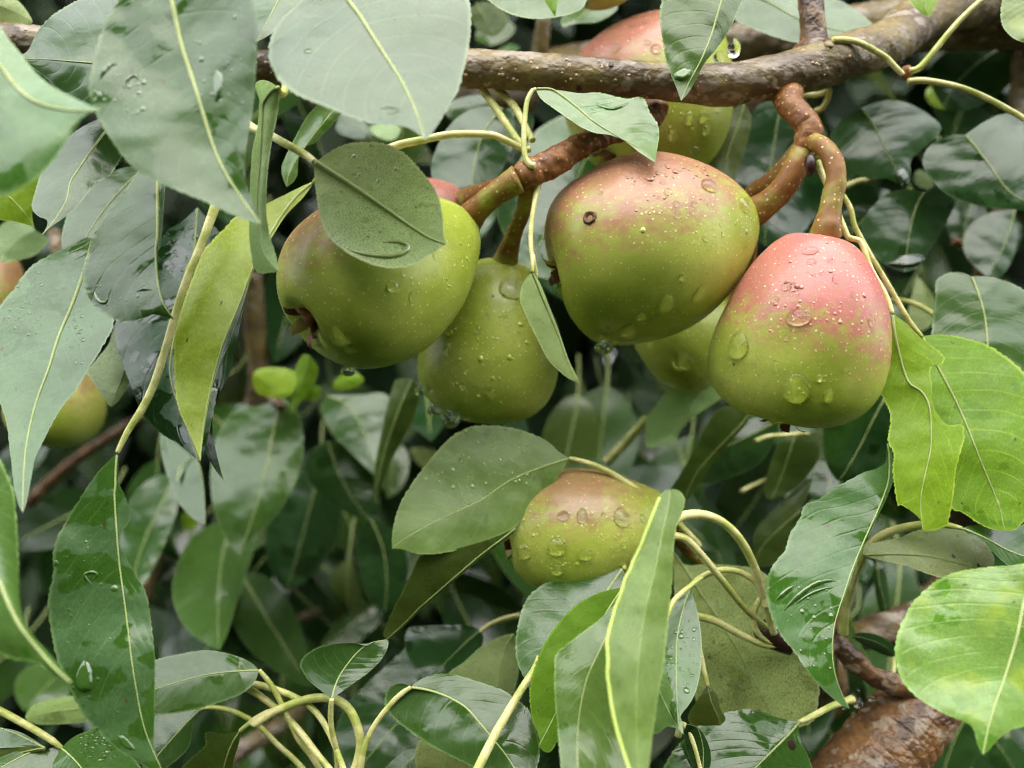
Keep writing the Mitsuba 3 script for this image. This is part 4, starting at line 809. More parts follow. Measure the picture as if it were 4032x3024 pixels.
leaf(S, 'olive', .30, 5, 0, .15, 'H 300,1210 250,1380 160,1610', 'H 200,1290 140,1450 120,1580', 'H 440,1240 420,1400 300,1540', label='olive leaf in shade below the pink-topped pear')
leaf(S, 'dark', .34, 35, 0, .1, 'H 330,1390 300,1480 240,1600', 'H 240,1420 200,1520', 'H 420,1400 460,1560 380,1620', label='grey dark leaf below the olive one under the pink-topped pear')
leaf(S, 'olive', .30, 5, 0, .2, 'N 960,720 860,800 780,880 730,990', 'N 1000,560 920,620 840,700 760,780', 'N 960,860 880,950 800,990', label='dim leaf with a brown blotch left of the wet folded leaf')
leaf(S, 'under', .300, 10, 0, .1, 'G 1290,930 1130,970 1080,1060 1000,1190 930,1288', 'G 1100,920 950,960 880,1050 830,1110 820,1200 822,1282', 'G 1290,990 1200,1050 1110,1110 1030,1190 985,1286', label='sage leaf with a blunt end under the half-hidden pear')
leaf(S, 'olive', .285, -5, 0, .2, 'G 1445,1075 1380,1165 1260,1290 1150,1410 1080,1530 1040,1640', 'G 1380,1060 1300,1055 1230,1100 1160,1200 1100,1330 1030,1450 960,1560', 'G 1400,1180 1290,1300 1190,1420 1120,1540', label='olive translucent leaf hanging below the pink-topped pear, to its left')
leaf(S, 'dark', .300, 10, 0, .2, 'G 1600,1140 1540,1175 1400,1245 1280,1300 1100,1500', 'G 1450,1130 1320,1200 1200,1330 1130,1440', 'G 1580,1260 1480,1400 1340,1470 1200,1510', label='nearly black leaf beside the olive translucent one')
stalk(S, 'G 585,1385 680,1290 760,1200 825,1125', .32, .31, 2.2, label='pale thick stalk out of focus below the half-hidden pear')
stalk(S, 'H 60,1262 160,1230 250,1225 340,1215 380,1220', .28, .29, .9)
stalk(S, 'H -20,1560 80,1510 160,1480 230,1465', .30, .31, .9)
stalk(S, 'H 860,430 950,430 1040,460 1120,510', .29, .28, 1.1)
stalk(S, 'D 590,1110 660,1080 780,1055', .29, .29, 1.1)
leaf(S, 'spring', .36, 0, 0, .1, 'D 1080,530 1130,560 1220,640', 'D 1090,600 1150,640', 'D 1160,510 1220,560', label='small pale yellow-green leaf in the dark above the shaded leaves', rib=.5)
leaf(S, 'under', .36, 0, 0, .1, 'D 1010,1030 1060,1060 1120,1110', 'D 1010,1080 1060,1115', 'D 1040,1010 1110,1050', label='tiny grey-green leaf between the dark leaves at the right', rib=.5)
leaf(S, 'dark', .33, 5, 0, .15, 'D 1600,250 1450,330 1300,450 1180,640', 'D 1450,250 1250,290 1120,380', 'D 1640,400 1500,560 1330,650', label='shaded leaf below the thick limb at the top right')
leaf(S, 'dark', .35, 10, 0, .15, 'O 1340,760 1300,900 1260,1100', 'O 1180,820 1180,980', 'O 1420,860 1400,1050', label='shaded leaf left of the upright twig')
leaf(S, 'dark', .36, 10, 0, .15, 'O 1500,870 1560,1000 1480,1240', 'O 1460,950 1450,1100', 'O 1640,950 1600,1120', label='dark leaf behind the upright twig')

S = shoots['top']
leaf(S, 'top', .275, 25, 0, .1, 'D -100,-60 110,0 320,112 550,180 772,202', 'D 200,-60 420,-30 550,0 640,50 745,130', 'D -60,110 0,145 150,205 330,252 550,252 700,237', label='leaf behind the upright twig at the top right')
leaf(S, 'blotch', .225, 10, 0, .1, 'D 1659,-90 1720,60 1720,250', 'D 1560,-60 1525,60 1535,150 1580,210 1640,245', 'D 1850,0 1850,150', label='speckled leaf at the top right corner')
leaf(S, 'spring', .222, 10, 0, .2, 'D 1040,-120 1060,-20 1095,104', 'D 960,-80 985,10 1040,70', 'D 1160,-60 1135,20 1110,80', label='small bright leaf tip at the top edge, right')
leaf(S, 'fresh', .245, 35, 0, .1, 'C 480,-60 300,-10 120,-40 -80,-120', 'C 420,60 330,90 200,108 50,90 -60,40 -150,-40', 'C 300,-140 100,-180', label='leaf seen edge-on along the top edge, left of the red-topped pear')
leaf(S, 'spring', .235, 0, 0, .3, 'C 240,-110 262,0 282,100', 'C 190,-60 240,40', 'C 310,-60 290,40', label='small pointed leaf tip at the top edge in the middle', rib=.5)
leaf(S, 'top', .30, 35, 0, .1, 'C 600,-30 480,60 330,165', 'C 480,-20 380,40 320,110', 'C 640,60 520,130 400,140', label='wet leaf behind the red-topped pear at the top')
leaf(S, 'olive', .32, 5, 0, .1, 'R 480,30 560,170 690,395', 'R 420,120 470,280 580,370', 'R 640,40 830,200 760,330', label='dim folded leaf right of the pale front leaf at the top')
leaf(S, 'fresh', .38, 20, 0, .1, 'R 860,230 700,330 560,470', 'R 700,200 520,300 480,420', 'R 900,330 820,420 650,490', label='blurred green leaf behind the branch at the top', rib=.5)
leaf(S, 'top', .36, 40, 0, .1, 'R 900,470 820,520 700,590', 'R 820,480 740,530', 'R 950,530 880,580', label='pale leaf end behind the branch at the top', rib=.5)
leaf(S, 'dark', .285, 12, 0, .12, 'B 1480,640 1340,850 1290,1100 1280,1200', 'B 1300,650 1180,730 1080,900 1060,1050 1150,1160', 'B 1540,700 1520,900 1420,1080', label='dark leaf with a pale midrib behind the left spur')
leaf(S, 'dark', .295, 8, 0, .12, 'B 1560,640 1480,850 1430,1020 1390,1140', 'B 1420,700 1360,900 1330,1080', 'B 1659,720 1600,900 1500,1080', label='second dark leaf with a pale midrib behind the left spur')
leaf(S, 'top', .30, 30, 0, .08, 'C 560,830 490,890 400,1080 300,1250 200,1420 120,1620', 'C 300,700 130,830 40,1000 -60,1200 0,1450 60,1600', 'C 760,900 780,1200 600,1500 350,1650', label='large pale leaf behind the left spur and the large sideways pear')
leaf(S, 'dark', .32, 20, 0, .12, 'Q 900,480 1050,450 1180,430 1300,380', 'Q 960,400 1100,360 1230,350', 'Q 960,540 1120,560 1260,480', label='dark leaf under the branch behind the pale front leaf')
leaf(S, 'dark', .33, 20, 0, .1, 'Q 60,560 200,600 330,690', 'Q 100,490 240,530', 'Q 60,640 200,690', label='dim leaf under the pale front leaf')
leaf(S, 'under', .33, 20, 0, .1, 'Q 300,620 420,600 560,610', 'Q 360,580 460,560', 'Q 400,690 500,700', label='pale grey-green blurred leaf under the tip of the pale front leaf', rib=.5)
q, r = wpath([(1000, -220, .3, 18), (1300, -240, .3, 20), (1700, -220, .3, 22)]); put('twig', S, tube(q, r, 12, n=40, wob=.001), 'bark')

S = shoots['deep']
leaf(S, 'top', .345, 20, -4, .12, 'M 905,210 870,350 830,550 780,750 730,900 690,1010', 'M 800,250 680,280 600,370 560,500 550,650 570,780 620,900', 'M 980,280 1010,400 1000,550 950,680 860,820 760,910', P='M 880,170 870,150', label='big two-toned leaf out of focus below the left pear', rib=1.2)
leaf(S, 'top', .36, 48, -6, .25, 'M 650,860 620,950 595,1100 585,1300 590,1480', 'M 560,850 450,920 390,1030 360,1150 370,1260 430,1370 500,1430', 'M 780,910 740,1050 690,1200 630,1400', label='whitish sky-reflecting leaf out of focus at the lower left', rib=.8)
leaf(S, 'top', .375, 40, 0, .1, 'M 360,600 330,690 250,850 190,1000 160,1180', 'M 250,620 150,720 100,850 90,1000 110,1120', 'M 390,700 360,830 300,980 230,1120', label='pale green leaf out of focus right of the long hanging leaf')
leaf(S, 'dark', .40, 10, 0, .15, 'M 1070,680 1030,830 990,980 930,1180', 'M 1000,590 900,700 830,850 830,1000 880,1130', 'M 1200,760 1190,900 1120,1030 1000,1150', label='dark leaf with a pale midrib out of focus behind the two-toned leaf')
leaf(S, 'top', .37, 25, 0, .12, 'M 1130,200 1250,270 1340,430 1390,620', 'M 1110,290 1190,420 1300,530', 'M 1300,200 1440,210 1440,350 1420,500', label='mid-green leaf out of focus below the pear pair on the left')
leaf(S, 'olive', .325, 0, 0, .25, 'M 1560,120 1500,260 1440,430 1390,620 1380,750', 'M 1470,140 1420,330 1380,520 1370,650', 'M 1600,190 1550,350 1470,500 1410,640', label='brownish olive leaf hanging narrow beside the plain green pear')
leaf(S, 'dark', .38, 14, 0, .1, 'M 1140,430 1180,560 1250,700 1340,820', 'M 1040,500 1030,600 1100,700 1200,770', 'M 1320,500 1380,640 1400,760', label='dark leaf with a bright rim out of focus, left of the lowest pear')
leaf(S, 'fresh', .40, 25, 0, .1, 'M 1480,430 1460,560 1440,720', 'M 1400,500 1410,650', 'M 1540,500 1520,640', label='green leaf out of focus behind the narrow olive one')
leaf(S, 'dark', .36, 8, 0, .12, 'M 1350,820 1420,1000 1420,1290', 'M 1290,900 1300,1100 1350,1230', 'M 1480,900 1540,1060 1500,1220', label='large dim leaf out of focus left of the olive backlit leaf')
leaf(S, 'spring', .34, 0, 0, .2, 'M 910,220 870,160 760,90', 'M 860,210 790,190 760,130', 'M 960,180 960,80 850,60 800,65', label='bright yellow-green young leaf out of focus under the left pear', rib=.4)
leaf(S, 'spring', .342, -5, 0, .3, 'M 960,290 980,180 1020,90 1045,0', 'M 945,200 970,80 1010,0', 'M 1000,230 1060,150 1085,80', label='upright young leaf under the left pear', rib=.5)
leaf(S, 'spring', .346, -5, 0, .2, 'M 1000,220 1050,190 1110,170', 'M 1010,190 1060,150', 'M 1040,225 1090,210', label='small bright young leaf beside the upright one', rib=.3)
leaf(S, 'spring', .36, -5, 0, .1, 'M 1160,170 1230,130 1320,120', 'M 1180,120 1250,80', 'M 1220,170 1290,150', label='bright green young leaf out of focus to the right under the left pear', rib=.3)
leaf(S, 'spring', .40, 0, 0, .1, 'M 410,780 440,820 450,880', 'M 400,830 420,870', 'M 475,800 480,850', label='tiny bright leaf out of focus at the lower left', rib=.3)
leaf(S, 'top', .40, 40, 0, .1, 'M 20,200 70,150 130,100', 'M 20,150 70,110', 'M 60,210 120,160', label='pale green strip of a leaf out of focus behind the big wet leaf', rib=.4)
leaf(S, 'top', .40, 45, 0, .1, 'I 330,1120 270,1180 200,1260 170,1330', 'I 200,1050 110,1120 100,1250', 'I 420,1140 400,1230 320,1310', label='pale leaf out of focus behind the long hanging leaf at the lower left')
leaf(S, 'olive', .232, -20, 0, .12, 'J 1560,230 1520,262 1300,432 1150,562 1000,692 900,792 785,898', 'J 1400,300 1200,360 1000,392 940,500 880,620 820,740 772,850', 'J 1530,270 1310,442 1160,572 1010,702 905,805', label='olive backlit leaf pointing down and left below the lowest pear', rib=.8)
leaf(S, 'sage', .234, 16, 8, .08, 'W 1230,990 1180,1006 1110,1034 1030,1085 950,1122 880,1160 847,1185', 'W 1205,975 1190,960 1130,932 1060,920 1000,930 950,970 900,1032 870,1080 850,1140', 'W 1190,1050 1120,1130 1060,1165 1000,1185 940,1195 900,1195 870,1186', 
     P='W 1270,1000 1320,1022 1400,1075 1470,1135 1510,1180', pd=.245, label='broad green leaf beaded with rain, resting against the lowest pear', rib=.8, stalk=1.2)
leaf(S, 'top', .42, 40, 0, .1, 'M 1380,1250 1280,1330 1180,1410 1090,1480', 'M 1280,1270 1150,1380', 'M 1400,1330 1300,1430 1180,1500', label='grey reflective leaf out of focus above the upright rounded leaf')
leaf(S, 'under', .42, 0, 0, .1, 'F 930,1310 1000,1340 1100,1420', 'F 960,1380 1040,1430', 'F 1010,1300 1110,1340', label='tan yellowed leaf out of focus left of the lowest pear', name='yellowed_leaf', rib=.3)
q, r = wpath([(560, 800, .36, 12), (590, 860, .355, 12), (610, 880, .35, 10)]); put('twig', S, tube(q, r, 12, n=30), 'wet_bark')

# ------------------------------------------------------------------ leaves in the depths of the crown
CR = np.random.default_rng(77)
FS = np.linspace(0, 1, 15); FT = np.array([-1, -.55, -.12, 0, .12, .55, 1.0])
def free_leaf(rng, base, down, face, ln, wd, curl, fold):
    """A drooping leaf in space: base, direction of its midrib, the way its upper side looks."""
    d = down/np.linalg.norm(down); n = face - d*(face @ d); n /= np.linalg.norm(n); sd = np.cross(d, n)
    w = wd*np.sin(np.pi*np.clip(FS, 0, 1)**.85)**.8*(1 - .25*FS)
    cx = curl*(FS**2)
    mid = base + d*(FS*ln - cx*cx*ln*.2)[:, None] - n*(cx*ln*.5)[:, None]
    V = mid[:, None] + sd*(FT[None, :, None]*w[:, None, None]) + n*(np.abs(FT)[None, :, None]*w[:, None, None]*fold)
    return V.reshape(-1, 3) + (meshkit.noise(V.reshape(-1, 3)*60, 3)[:, None] - .5)*.004*n
FF = grid_faces(15, 7)
def random_pose(rng):
    yaw = rng.normal(0, .9); droop = rng.uniform(.35, 1.25)
    down = np.array([math.sin(yaw)*math.cos(droop), -math.cos(yaw)*math.cos(droop)*.8, -math.sin(droop)]) + rng.normal(0, .18, 3)
    face = np.array([rng.normal(0, .5), -.75, .8]) + rng.normal(0, .3, 3)
    return down, face
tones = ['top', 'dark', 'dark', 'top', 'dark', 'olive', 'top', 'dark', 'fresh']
twig_n = 0
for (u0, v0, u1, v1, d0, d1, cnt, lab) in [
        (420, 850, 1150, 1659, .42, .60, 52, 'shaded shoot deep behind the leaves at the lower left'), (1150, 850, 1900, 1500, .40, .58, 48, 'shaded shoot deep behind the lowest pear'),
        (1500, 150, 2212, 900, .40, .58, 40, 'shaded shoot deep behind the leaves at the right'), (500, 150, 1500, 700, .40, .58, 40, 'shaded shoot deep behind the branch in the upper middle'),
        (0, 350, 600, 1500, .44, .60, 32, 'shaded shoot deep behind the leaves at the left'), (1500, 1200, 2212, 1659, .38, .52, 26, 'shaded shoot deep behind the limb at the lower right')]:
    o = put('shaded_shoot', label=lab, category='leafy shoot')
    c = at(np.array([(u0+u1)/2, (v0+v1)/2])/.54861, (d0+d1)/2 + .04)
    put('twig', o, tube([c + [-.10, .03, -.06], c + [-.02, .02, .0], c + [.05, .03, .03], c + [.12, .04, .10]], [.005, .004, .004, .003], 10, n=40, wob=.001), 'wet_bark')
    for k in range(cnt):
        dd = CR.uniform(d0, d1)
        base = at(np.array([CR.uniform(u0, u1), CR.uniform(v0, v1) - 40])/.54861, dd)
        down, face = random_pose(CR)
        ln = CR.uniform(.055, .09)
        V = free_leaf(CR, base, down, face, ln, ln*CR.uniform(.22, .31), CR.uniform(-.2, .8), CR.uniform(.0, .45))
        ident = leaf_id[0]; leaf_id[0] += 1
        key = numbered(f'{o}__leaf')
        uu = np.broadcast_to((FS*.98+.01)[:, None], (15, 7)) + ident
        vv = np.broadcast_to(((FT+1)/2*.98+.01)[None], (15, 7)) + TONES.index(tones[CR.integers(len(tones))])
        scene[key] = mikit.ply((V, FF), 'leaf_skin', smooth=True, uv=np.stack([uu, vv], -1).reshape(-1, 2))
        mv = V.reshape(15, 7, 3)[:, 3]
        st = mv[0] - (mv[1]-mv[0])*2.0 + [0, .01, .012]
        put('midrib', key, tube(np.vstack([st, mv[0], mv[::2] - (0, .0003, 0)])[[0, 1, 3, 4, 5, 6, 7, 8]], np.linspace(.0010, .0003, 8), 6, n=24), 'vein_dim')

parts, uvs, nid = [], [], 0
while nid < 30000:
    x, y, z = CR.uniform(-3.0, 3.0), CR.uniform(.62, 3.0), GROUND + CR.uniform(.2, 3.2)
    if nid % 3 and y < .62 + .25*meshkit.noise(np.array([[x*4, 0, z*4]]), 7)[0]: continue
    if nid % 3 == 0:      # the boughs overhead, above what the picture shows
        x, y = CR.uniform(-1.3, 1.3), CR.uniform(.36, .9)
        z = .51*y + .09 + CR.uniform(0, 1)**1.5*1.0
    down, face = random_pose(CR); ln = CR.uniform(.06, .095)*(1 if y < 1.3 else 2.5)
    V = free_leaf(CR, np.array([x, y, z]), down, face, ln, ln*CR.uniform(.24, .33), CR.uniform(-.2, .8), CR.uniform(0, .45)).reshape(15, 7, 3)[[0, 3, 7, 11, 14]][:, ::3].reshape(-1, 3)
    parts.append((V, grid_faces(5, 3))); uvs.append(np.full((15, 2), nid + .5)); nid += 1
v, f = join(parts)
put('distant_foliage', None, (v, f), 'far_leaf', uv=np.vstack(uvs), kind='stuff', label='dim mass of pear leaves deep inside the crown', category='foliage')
# the tree's stem and the crown overhead behind
trunk = put('pear_tree_trunk', label='dark trunk and boughs of the pear tree hidden deep behind the foliage', category='tree trunk')
put('stem', trunk, tube(np.array([[.5, 1.5, -.05], [.45, 1.5, .6], [.5, 1.45, 1.2], [.42, 1.4, 1.9], [.5, 1.4, 2.7]]) + [0, 0, GROUND], [.11, .085, .08, .065, .04], 24, n=90, wob=.02, freq=18), 'bark')
put('bough', trunk, tube(np.array([[.45, 1.45, 1.1], [.6, 1.0, 1.35], [.5, .6, 1.52], [.22, .36, 1.60]]) + [0, 0, GROUND], [.05, .035, .022, .012], 18, n=70, wob=.008, freq=40), 'bark')
put('bough', trunk, tube(np.array([[.47, 1.45, .95], [.35, .9, 1.1], [.2, .5, 1.28], [.11, .29, 1.42]]) + [0, 0, GROUND], [.045, .03, .02, .012], 18, n=70, wob=.008, freq=40), 'wet_bark')

# tall unseen greenery added behind the photographer to block low sky and darken reflections
hx, hz = np.linspace(-9, 9, 120), np.linspace(0, 1, 30)
HX, HZ = np.meshgrid(hx, hz, indexing='ij')
def hedge(y0, x0, yaw, tall, seed):
    prof = np.stack([HX, np.where(HZ < .75, -.6 + .1*HZ, -.6 + 1.2*(HZ-.75)*4), np.minimum(HZ/.75, 1)*tall], -1)
    q = prof.reshape(-1, 3)
    q = q + (np.stack([meshkit.fbm(q*2.2 + k*9, 4, seed + k) for k in range(3)], -1) - .5)*[.3, .7, .5]
    c, s_ = math.cos(yaw), math.sin(yaw)
    q = np.stack([q[:, 0]*c - q[:, 1]*s_ + x0, q[:, 0]*s_ + q[:, 1]*c + y0, q[:, 2] + GROUND], -1)
    return q, grid_faces(120, 30)
put('hedge', None, hedge(-3.8, 0, math.pi, 4.1, 3), 'added_hedge_green', label='unseen tall greenery added behind the photographer to block the low sky', category='hedge')

# ------------------------------------------------------------------ rain
rain = {p1: 'the leaf-covered left pear', p2: 'the plain green pear', p3: 'the large sideways pear', p4: 'the pink-topped pear', p5: 'the lowest pear', p6: 'the red-topped pear', p7: 'the half-hidden pear'}
for on, spots in [
        (p1, [('F 510,640', 70, 1.15, 'large clear drop beside the calyx of the leaf-covered left pear'), ('F 828,340', 46, .9, None), ('F 945,400', 30, 1.3, None), ('F 575,722', 34, .9, None), ('F 632,572', 16, 1, None), ('F 878,588', 18, 1, None), ('F 1075,155', 26, 1, None)]),
        (p2, [('F 1530,350', 85, 1.0, 'flat film-like drop beside the stalk of the plain green pear'), ('F 1385,520', 22, 1, None), ('F 1495,530', 22, 1, None), ('F 1330,595', 30, 1.1, None), ('F 1450,570', 15, 1, None), ('F 1497,596', 17, 1, None),
              ('F 1165,605', 40, 1.1, None), ('F 1140,730', 26, 1.6, None), ('F 1185,925', 24, 1, None), ('F 1240,935', 28, 1.1, None), ('F 1412,980', 36, 1.1, None), ('F 1395,310', 16, 1, None), ('F 1490,400', 14, 1, None), ('F 1605,980', 22, 1, None), ('F 1240,465', 15, 1, None)]),
        (p3, [('C 1195,1100', 66, .85, 'big round drop on the top edge of the large sideways pear'), ('C 1405,1215', 55, 1.1, 'drop at the stalk end of the large sideways pear'), ('C 950,1138', 30, 1, None), ('C 1008,1275', 28, 1, None), ('C 895,1175', 14, 1, None), ('C 940,1178', 12, 1, None), ('C 1105,1210', 26, .8, None), ('C 1185,1215', 12, 1, None), ('C 920,1082', 22, .8, None),
              ('C 1000,1210', 24, 1, None), ('C 1175,1410', 24, 1, None), ('C 1277,1390', 18, 1.3, None), ('C 1265,1325', 16, 1.3, None), ('C 1410,1475', 20, 1.4, None), ('C 1105,1433', 14, 1, None), ('C 853,1433', 14, 1, None), ('C 1035,1640', 26, 1.1, None), ('C 1450,1305', 14, 1, None), ('C 550,1145', 18, 1, None),
              ('G 940,450', 58, 1.35, 'long teardrop low on the large sideways pear'), ('G 1140,390', 52, 1.35, 'bright teardrop low on the large sideways pear, right of the long one'), ('G 785,520', 34, .9, None), ('G 715,605', 68, 1.0, 'flat round drop low on the large sideways pear'), ('G 1130,590', 40, 1.2, None), ('G 1035,290', 26, 1.2, None), ('G 1080,450', 22, 1, None), ('G 1188,245', 15, 1.5, None), ('G 1025,235', 12, 1.6, None), ('G 1210,505', 14, 1, None), ('G 968,240', 15, 1.2, None)]),
        (p4, [('H 305,950', 90, 1.15, 'wide sheet-like drop in the lower half of the pink-topped pear'), ('H -40,690', 80, 1.2, 'wide drop running down the left flank of the pink-topped pear'), ('H 752,548', 34, 1.15, 'round drop on the right flank of the pink-topped pear'), ('H 320,525', 80, .75, 'flat wet patch in the middle of the pink-topped pear'), ('H 398,195', 30, .8, None), ('H 462,266', 18, 1, None), ('H 540,300', 24, 1.4, None), ('H 512,193', 22, .7, None), ('H 415,277', 12, 1, None),
              ('H 250,650', 22, 1, None), ('H 645,393', 18, 1.2, None), ('H 500,992', 38, 1.3, None), ('H 182,820', 24, 1.4, None), ('H 600,840', 18, 1, None), ('H 445,890', 28, 1, None), ('H 455,628', 16, 1, None), ('H 578,615', 16, 1, None), ('H 372,257', 9, 1, None), ('H 290,345', 40, .8, None), ('H 250,340', 36, 1, None), ('H 390,130', 52, .7, None), ('H 180,420', 30, .8, None)]),
        (p5, [('K 675,170', 60, 1.1, 'round drop on the right half of the lowest pear'), ('K 290,345', 66, .95, 'flat drop in the middle of the lowest pear'), ('K 460,390', 50, .85, 'drop low on the lowest pear'), ('K 95,370', 58, 1.0, 'drop on the left side of the lowest pear'), ('K 290,480', 46, .9, None), ('K 440,160', 36, 1.5, None), ('K 330,160', 40, .9, None), ('K 800,175', 26, 1.2, None), ('K 642,295', 14, 1.1, None), ('K 565,155', 16, 1.2, None)]),
        (p6, [('C 1075,700', 34, 1.3, None), ('C 970,800', 32, 1.3, None), ('C 1180,770', 34, 1, None), ('C 800,140', 30, .8, None), ('C 830,250', 24, 1, None), ('C 880,290', 36, 1.1, None), ('C 740,160', 30, .6, None), ('C 640,285', 40, .8, None), ('C 1160,690', 36, 1.2, None)]),
        (p7, [('G 1040,790', 64, 1.0, 'flat drop on the half-hidden pear')])]:
    for where, r, lg, lab in spots:
        r = r/1.508*.92
        drop(on, where, r, lab or f'small raindrop @ of {rain[on]}', None if lab else f'small drops on {rain[on]}', long=lg, high=.55 if r > 30 else .7)
beads(p1, 40, 'F 1100,80 1320,420', 4.5, 1, 'fine droplets on the leaf-covered left pear')
beads(p3, 45, 'C 500,960 1450,1400', 4.5, 2, 'fine droplets over the top of the large sideways pear')
beads(p3, 46, 'C 700,960 1300,1060', 7, 12, 'row of droplets along the top edge of the large sideways pear')
beads(p4, 60, 'H 150,80 780,620', 4.5, 3, 'fine droplets on the pink top of the pink-topped pear')
beads(p2, 40, 'F 1000,250 1659,1080', 5, 4, 'fine droplets on the plain green pear')
beads(p6, 40, 'C 700,40 1250,900', 6, 5, 'fine droplets on the red-topped pear')
beads(p5, 30, 'K 60,100 700,500', 5, 6, 'fine droplets on the lowest pear')
for where, d, r, lg, lab in [('F 560,845', .212, 44, .75, 'drop about to fall from the bottom of the leaf-covered left pear'), ('F 1165,1130', .247, 58, 1.0, 'large hanging drop under the plain green pear'), ('F 1070,1080', .246, 40, 1.0, 'smaller hanging drop beside the large one under the plain green pear'), ('F 985,960', .246, 30, 1.3, 'drop on the left edge of the plain green pear'),
        ('G 570,706', .232, 56, .75, 'hanging drop under the large sideways pear'), ('H 190,1110', .2165, 60, .95, 'round hanging drop at the bottom of the pink-topped pear'), ('C 1340,285', .252, 40, 1.5, 'long drop hanging at the right of the red-topped pear'), ('C 1255,340', .252, 36, 1.0, 'drop hanging at the right of the red-topped pear, below the leaf'), ('C 1110,890', .262, 26, 1, 'drop at the lower edge of the red-topped pear'),
        ('C 440,10', .252, 40, 1.0, 'large drop hanging from the pear at the top edge'), ('G 930,935', .288, 40, .6, 'drop under the half-hidden pear'), ('K 1545,-1000', .2, 1, 1, '')]:
    if lab: hang(where, d, r/1.508, lab, lg)
for where, r in [('L 600,1065', 14), ('L 645,1225', 15), ('L 672,1272', 30), ('L 750,1242', 21), ('L 648,1338', 14), ('L 612,1408', 17), ('L 590,1302', 12), ('L 675,1195', 8), ('L 618,1180', 8), ('L 655,1410', 10)]:
    hang(where, .243, r/1.508, 'small round raindrop splashing off the thick wet limb, bottom right', 1.0, group='drops splashing off the thick limb')
def L_(text):
    return next(k for k, v in labels.items() if v.get('label', '').startswith(text))
big, pale, net, wet_left = L_('big glossy leaf with'), L_('broad pale'), L_('round leaf with a net'), L_('big wet leaf')
long_, folded, mott = L_('long dark green'), L_('wet folded'), L_('round leaf mottled')
runnel(net, 'B 555,1475 620,1500 700,1515 790,1522 860,1512 905,1490 915,1462 880,1442 820,1435 765,1440', 13, 'white crescent of water on the round leaf over the left pear')
runnel(folded, 'L 235,720 300,650 360,600 430,560 500,545 540,548', 13, 'streak of water on the wet folded leaf')
runnel(folded, 'L 185,665 230,620 290,575', 11, 'upper left streak of water on the wet folded leaf')
runnel(folded, 'L 300,690 380,630 450,600 520,585', 8, 'thin lower streak of water on the wet folded leaf')
runnel(long_, 'I 548,572 520,545 505,510 530,498 572,506 560,535 545,560', 8, 'small ring of water on the upper part of the long dark green leaf')
puddle(long_, 'I 500,1120', 34, 62, 'long pool low on the long dark green leaf', 0, .0009, 8, .3)
puddle(long_, 'I 760,1515', 44, 16, 'streak of water near the tip of the long dark green leaf', 40, .0007, 9, .5)
runnel(pale, 'B 735,655 770,642 820,640 865,655 840,670 780,672', 6, 'shallow ring of water near the tip of the broad pale leaf')
puddle(big, 'A 1300,510', 20, 70, 'runnel of water right of the midrib of the big glossy leaf', 0, .0008, 13, .4)
drop(L_('large sage-green'), 'K 1378,1220', 26, 'teardrop on the large sage-green leaf underside', None, 1.45, .55)
puddle(L_('dark leaf ending in a puddle'), 'D 960,1555', 90, 26, 'puddle at the tip of the dark leaf right of the pink-topped pear', -8, .0008, 15, .4)
runnel(L_('light green pointed leaf'), 'C 520,610 570,640 620,648 680,630 715,610', 9, 'rim of water on the light green pointed leaf under the branch')
puddle(L_('light green leaf hanging'), 'C 1040,440', 44, 24, 'pool of water near the tip of the light green hanging leaf', -20, .0007, 17, .4)
puddle(L_('dark glossy leaf with a wet tip'), 'D 935,1050', 26, 44, 'water at the tip of the dark glossy leaf right of the fruit spur', 0, .0009, 18, .4)
beads(wet_left, 60, 'E 20,250 250,640', 4.2, 21, 'beads of rain on the upper part of the big wet leaf', .35)
beads(wet_left, 26, 'E 390,480 520,800', 4.2, 22, 'beads of rain right of the midrib of the big wet leaf', .35)
beads(L_('pale rain-beaded'), 60, 'K 930,780 1140,1230', 4.2, 23, 'beads of rain on the rain-beaded leaf', .4)
beads(L_('broad green leaf beaded'), 60, 'F 1000,1180 1650,1560', 3.6, 24, 'beads of rain on the broad green leaf by the lowest pear', .45)
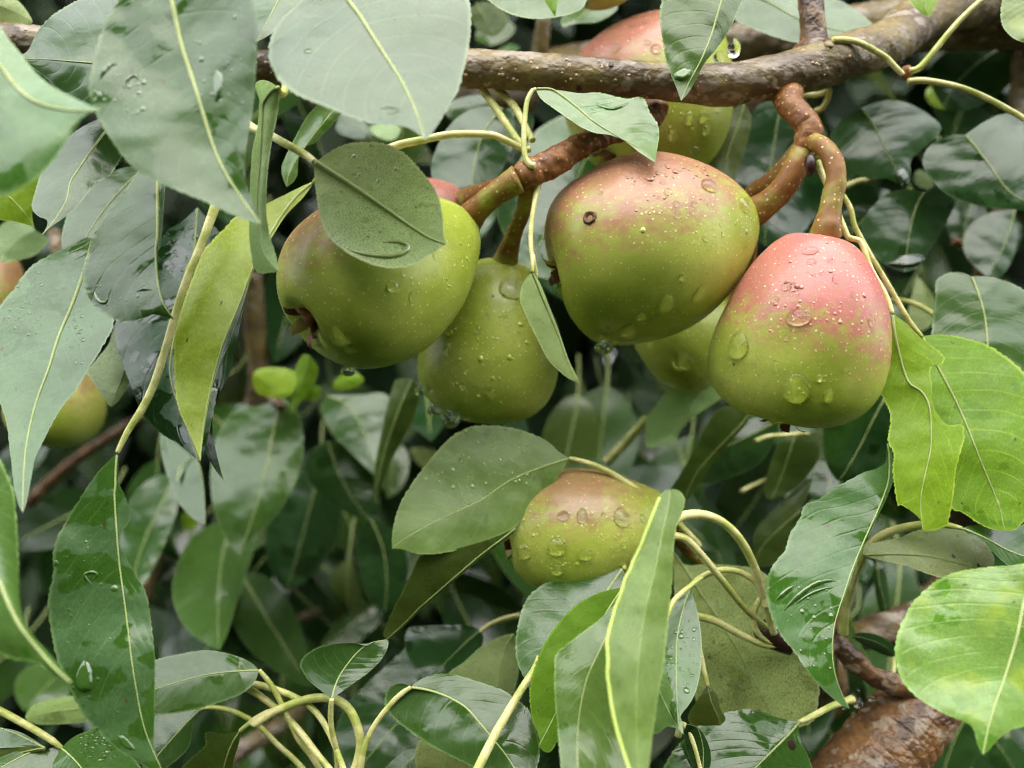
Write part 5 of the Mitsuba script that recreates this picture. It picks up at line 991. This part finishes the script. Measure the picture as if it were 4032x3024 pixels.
beads(L_('dark glossy leaf studded'), 90, 'A 960,1300 1290,1659', 4.8, 25, 'beads of rain on the upper part of the dark glossy leaf', .4)
beads(L_('pale blue-grey'), 50, 'I 470,1430 700,1600', 5.4, 26, 'beads of rain on the pale blue-grey leaf', .4)
beads(big, 40, 'A 560,440 860,680', 5.4, 27, 'beads of rain on the left of the big glossy leaf', .4)
beads(big, 30, 'A 1140,60 1450,620', 4.8, 28, 'beads of rain on the right of the big glossy leaf', .4)
beads(long_, 40, 'I 330,160 700,1500', 3.6, 29, 'scattered beads of rain on the long dark green leaf', .4)
beads(net, 30, 'B 560,880 860,1180', 3.6, 30, 'small beads of rain on the round leaf over the left pear', .4)
beads(folded, 24, 'L 180,560 520,1200', 4.2, 31, 'beads of rain on the wet folded leaf', .4)
beads(pale, 24, 'B 200,100 1000,720', 4.2, 32, 'beads of rain on the broad pale leaf', .35)

def blotch(on, where, r, m, label=None):
    h = ray_hit(on, px(where)[0])
    if h is not None:
        v, f = drop_mesh(h[0], h[1], r/FOCAL*h[0][1], 1.1, .12, ICO2, 0, seed=3)
        put('blemish', on, (v, f), m, label=label)
blotch(L_('broad wet leaf with a purple'), 'L 275,1520', 19, 'dark_bud', 'purple-brown spot')
blotch(L_('pale net-veined'), 'L 1240,400', 8, 'dark_bud', 'small dark hole')
blotch(L_('pale net-veined'), 'L 1390,455', 8, 'dark_bud', 'small dark hole')

g_ = L_('grey-green leaf with a straight')
runnel(g_, 'E 560,375 590,430 625,440 640,405', 9, 'wavy rim of water at the left edge of the grey-green drooping leaf')
runnel(g_, 'E 810,375 850,360 900,365', 9, 'rim of water by the midrib of the grey-green drooping leaf')
runnel(big, 'A 595,470 620,420 665,380 700,390', 12, 'curled rim of water at the left edge of the big glossy leaf')
runnel(big, 'A 735,530 760,470 800,450 820,480', 9, 'second curled rim of water inside the left edge of the big glossy leaf')
beads(g_, 20, 'E 540,330 930,480', 4, 33, 'beads of rain low on the grey-green drooping leaf', .4)
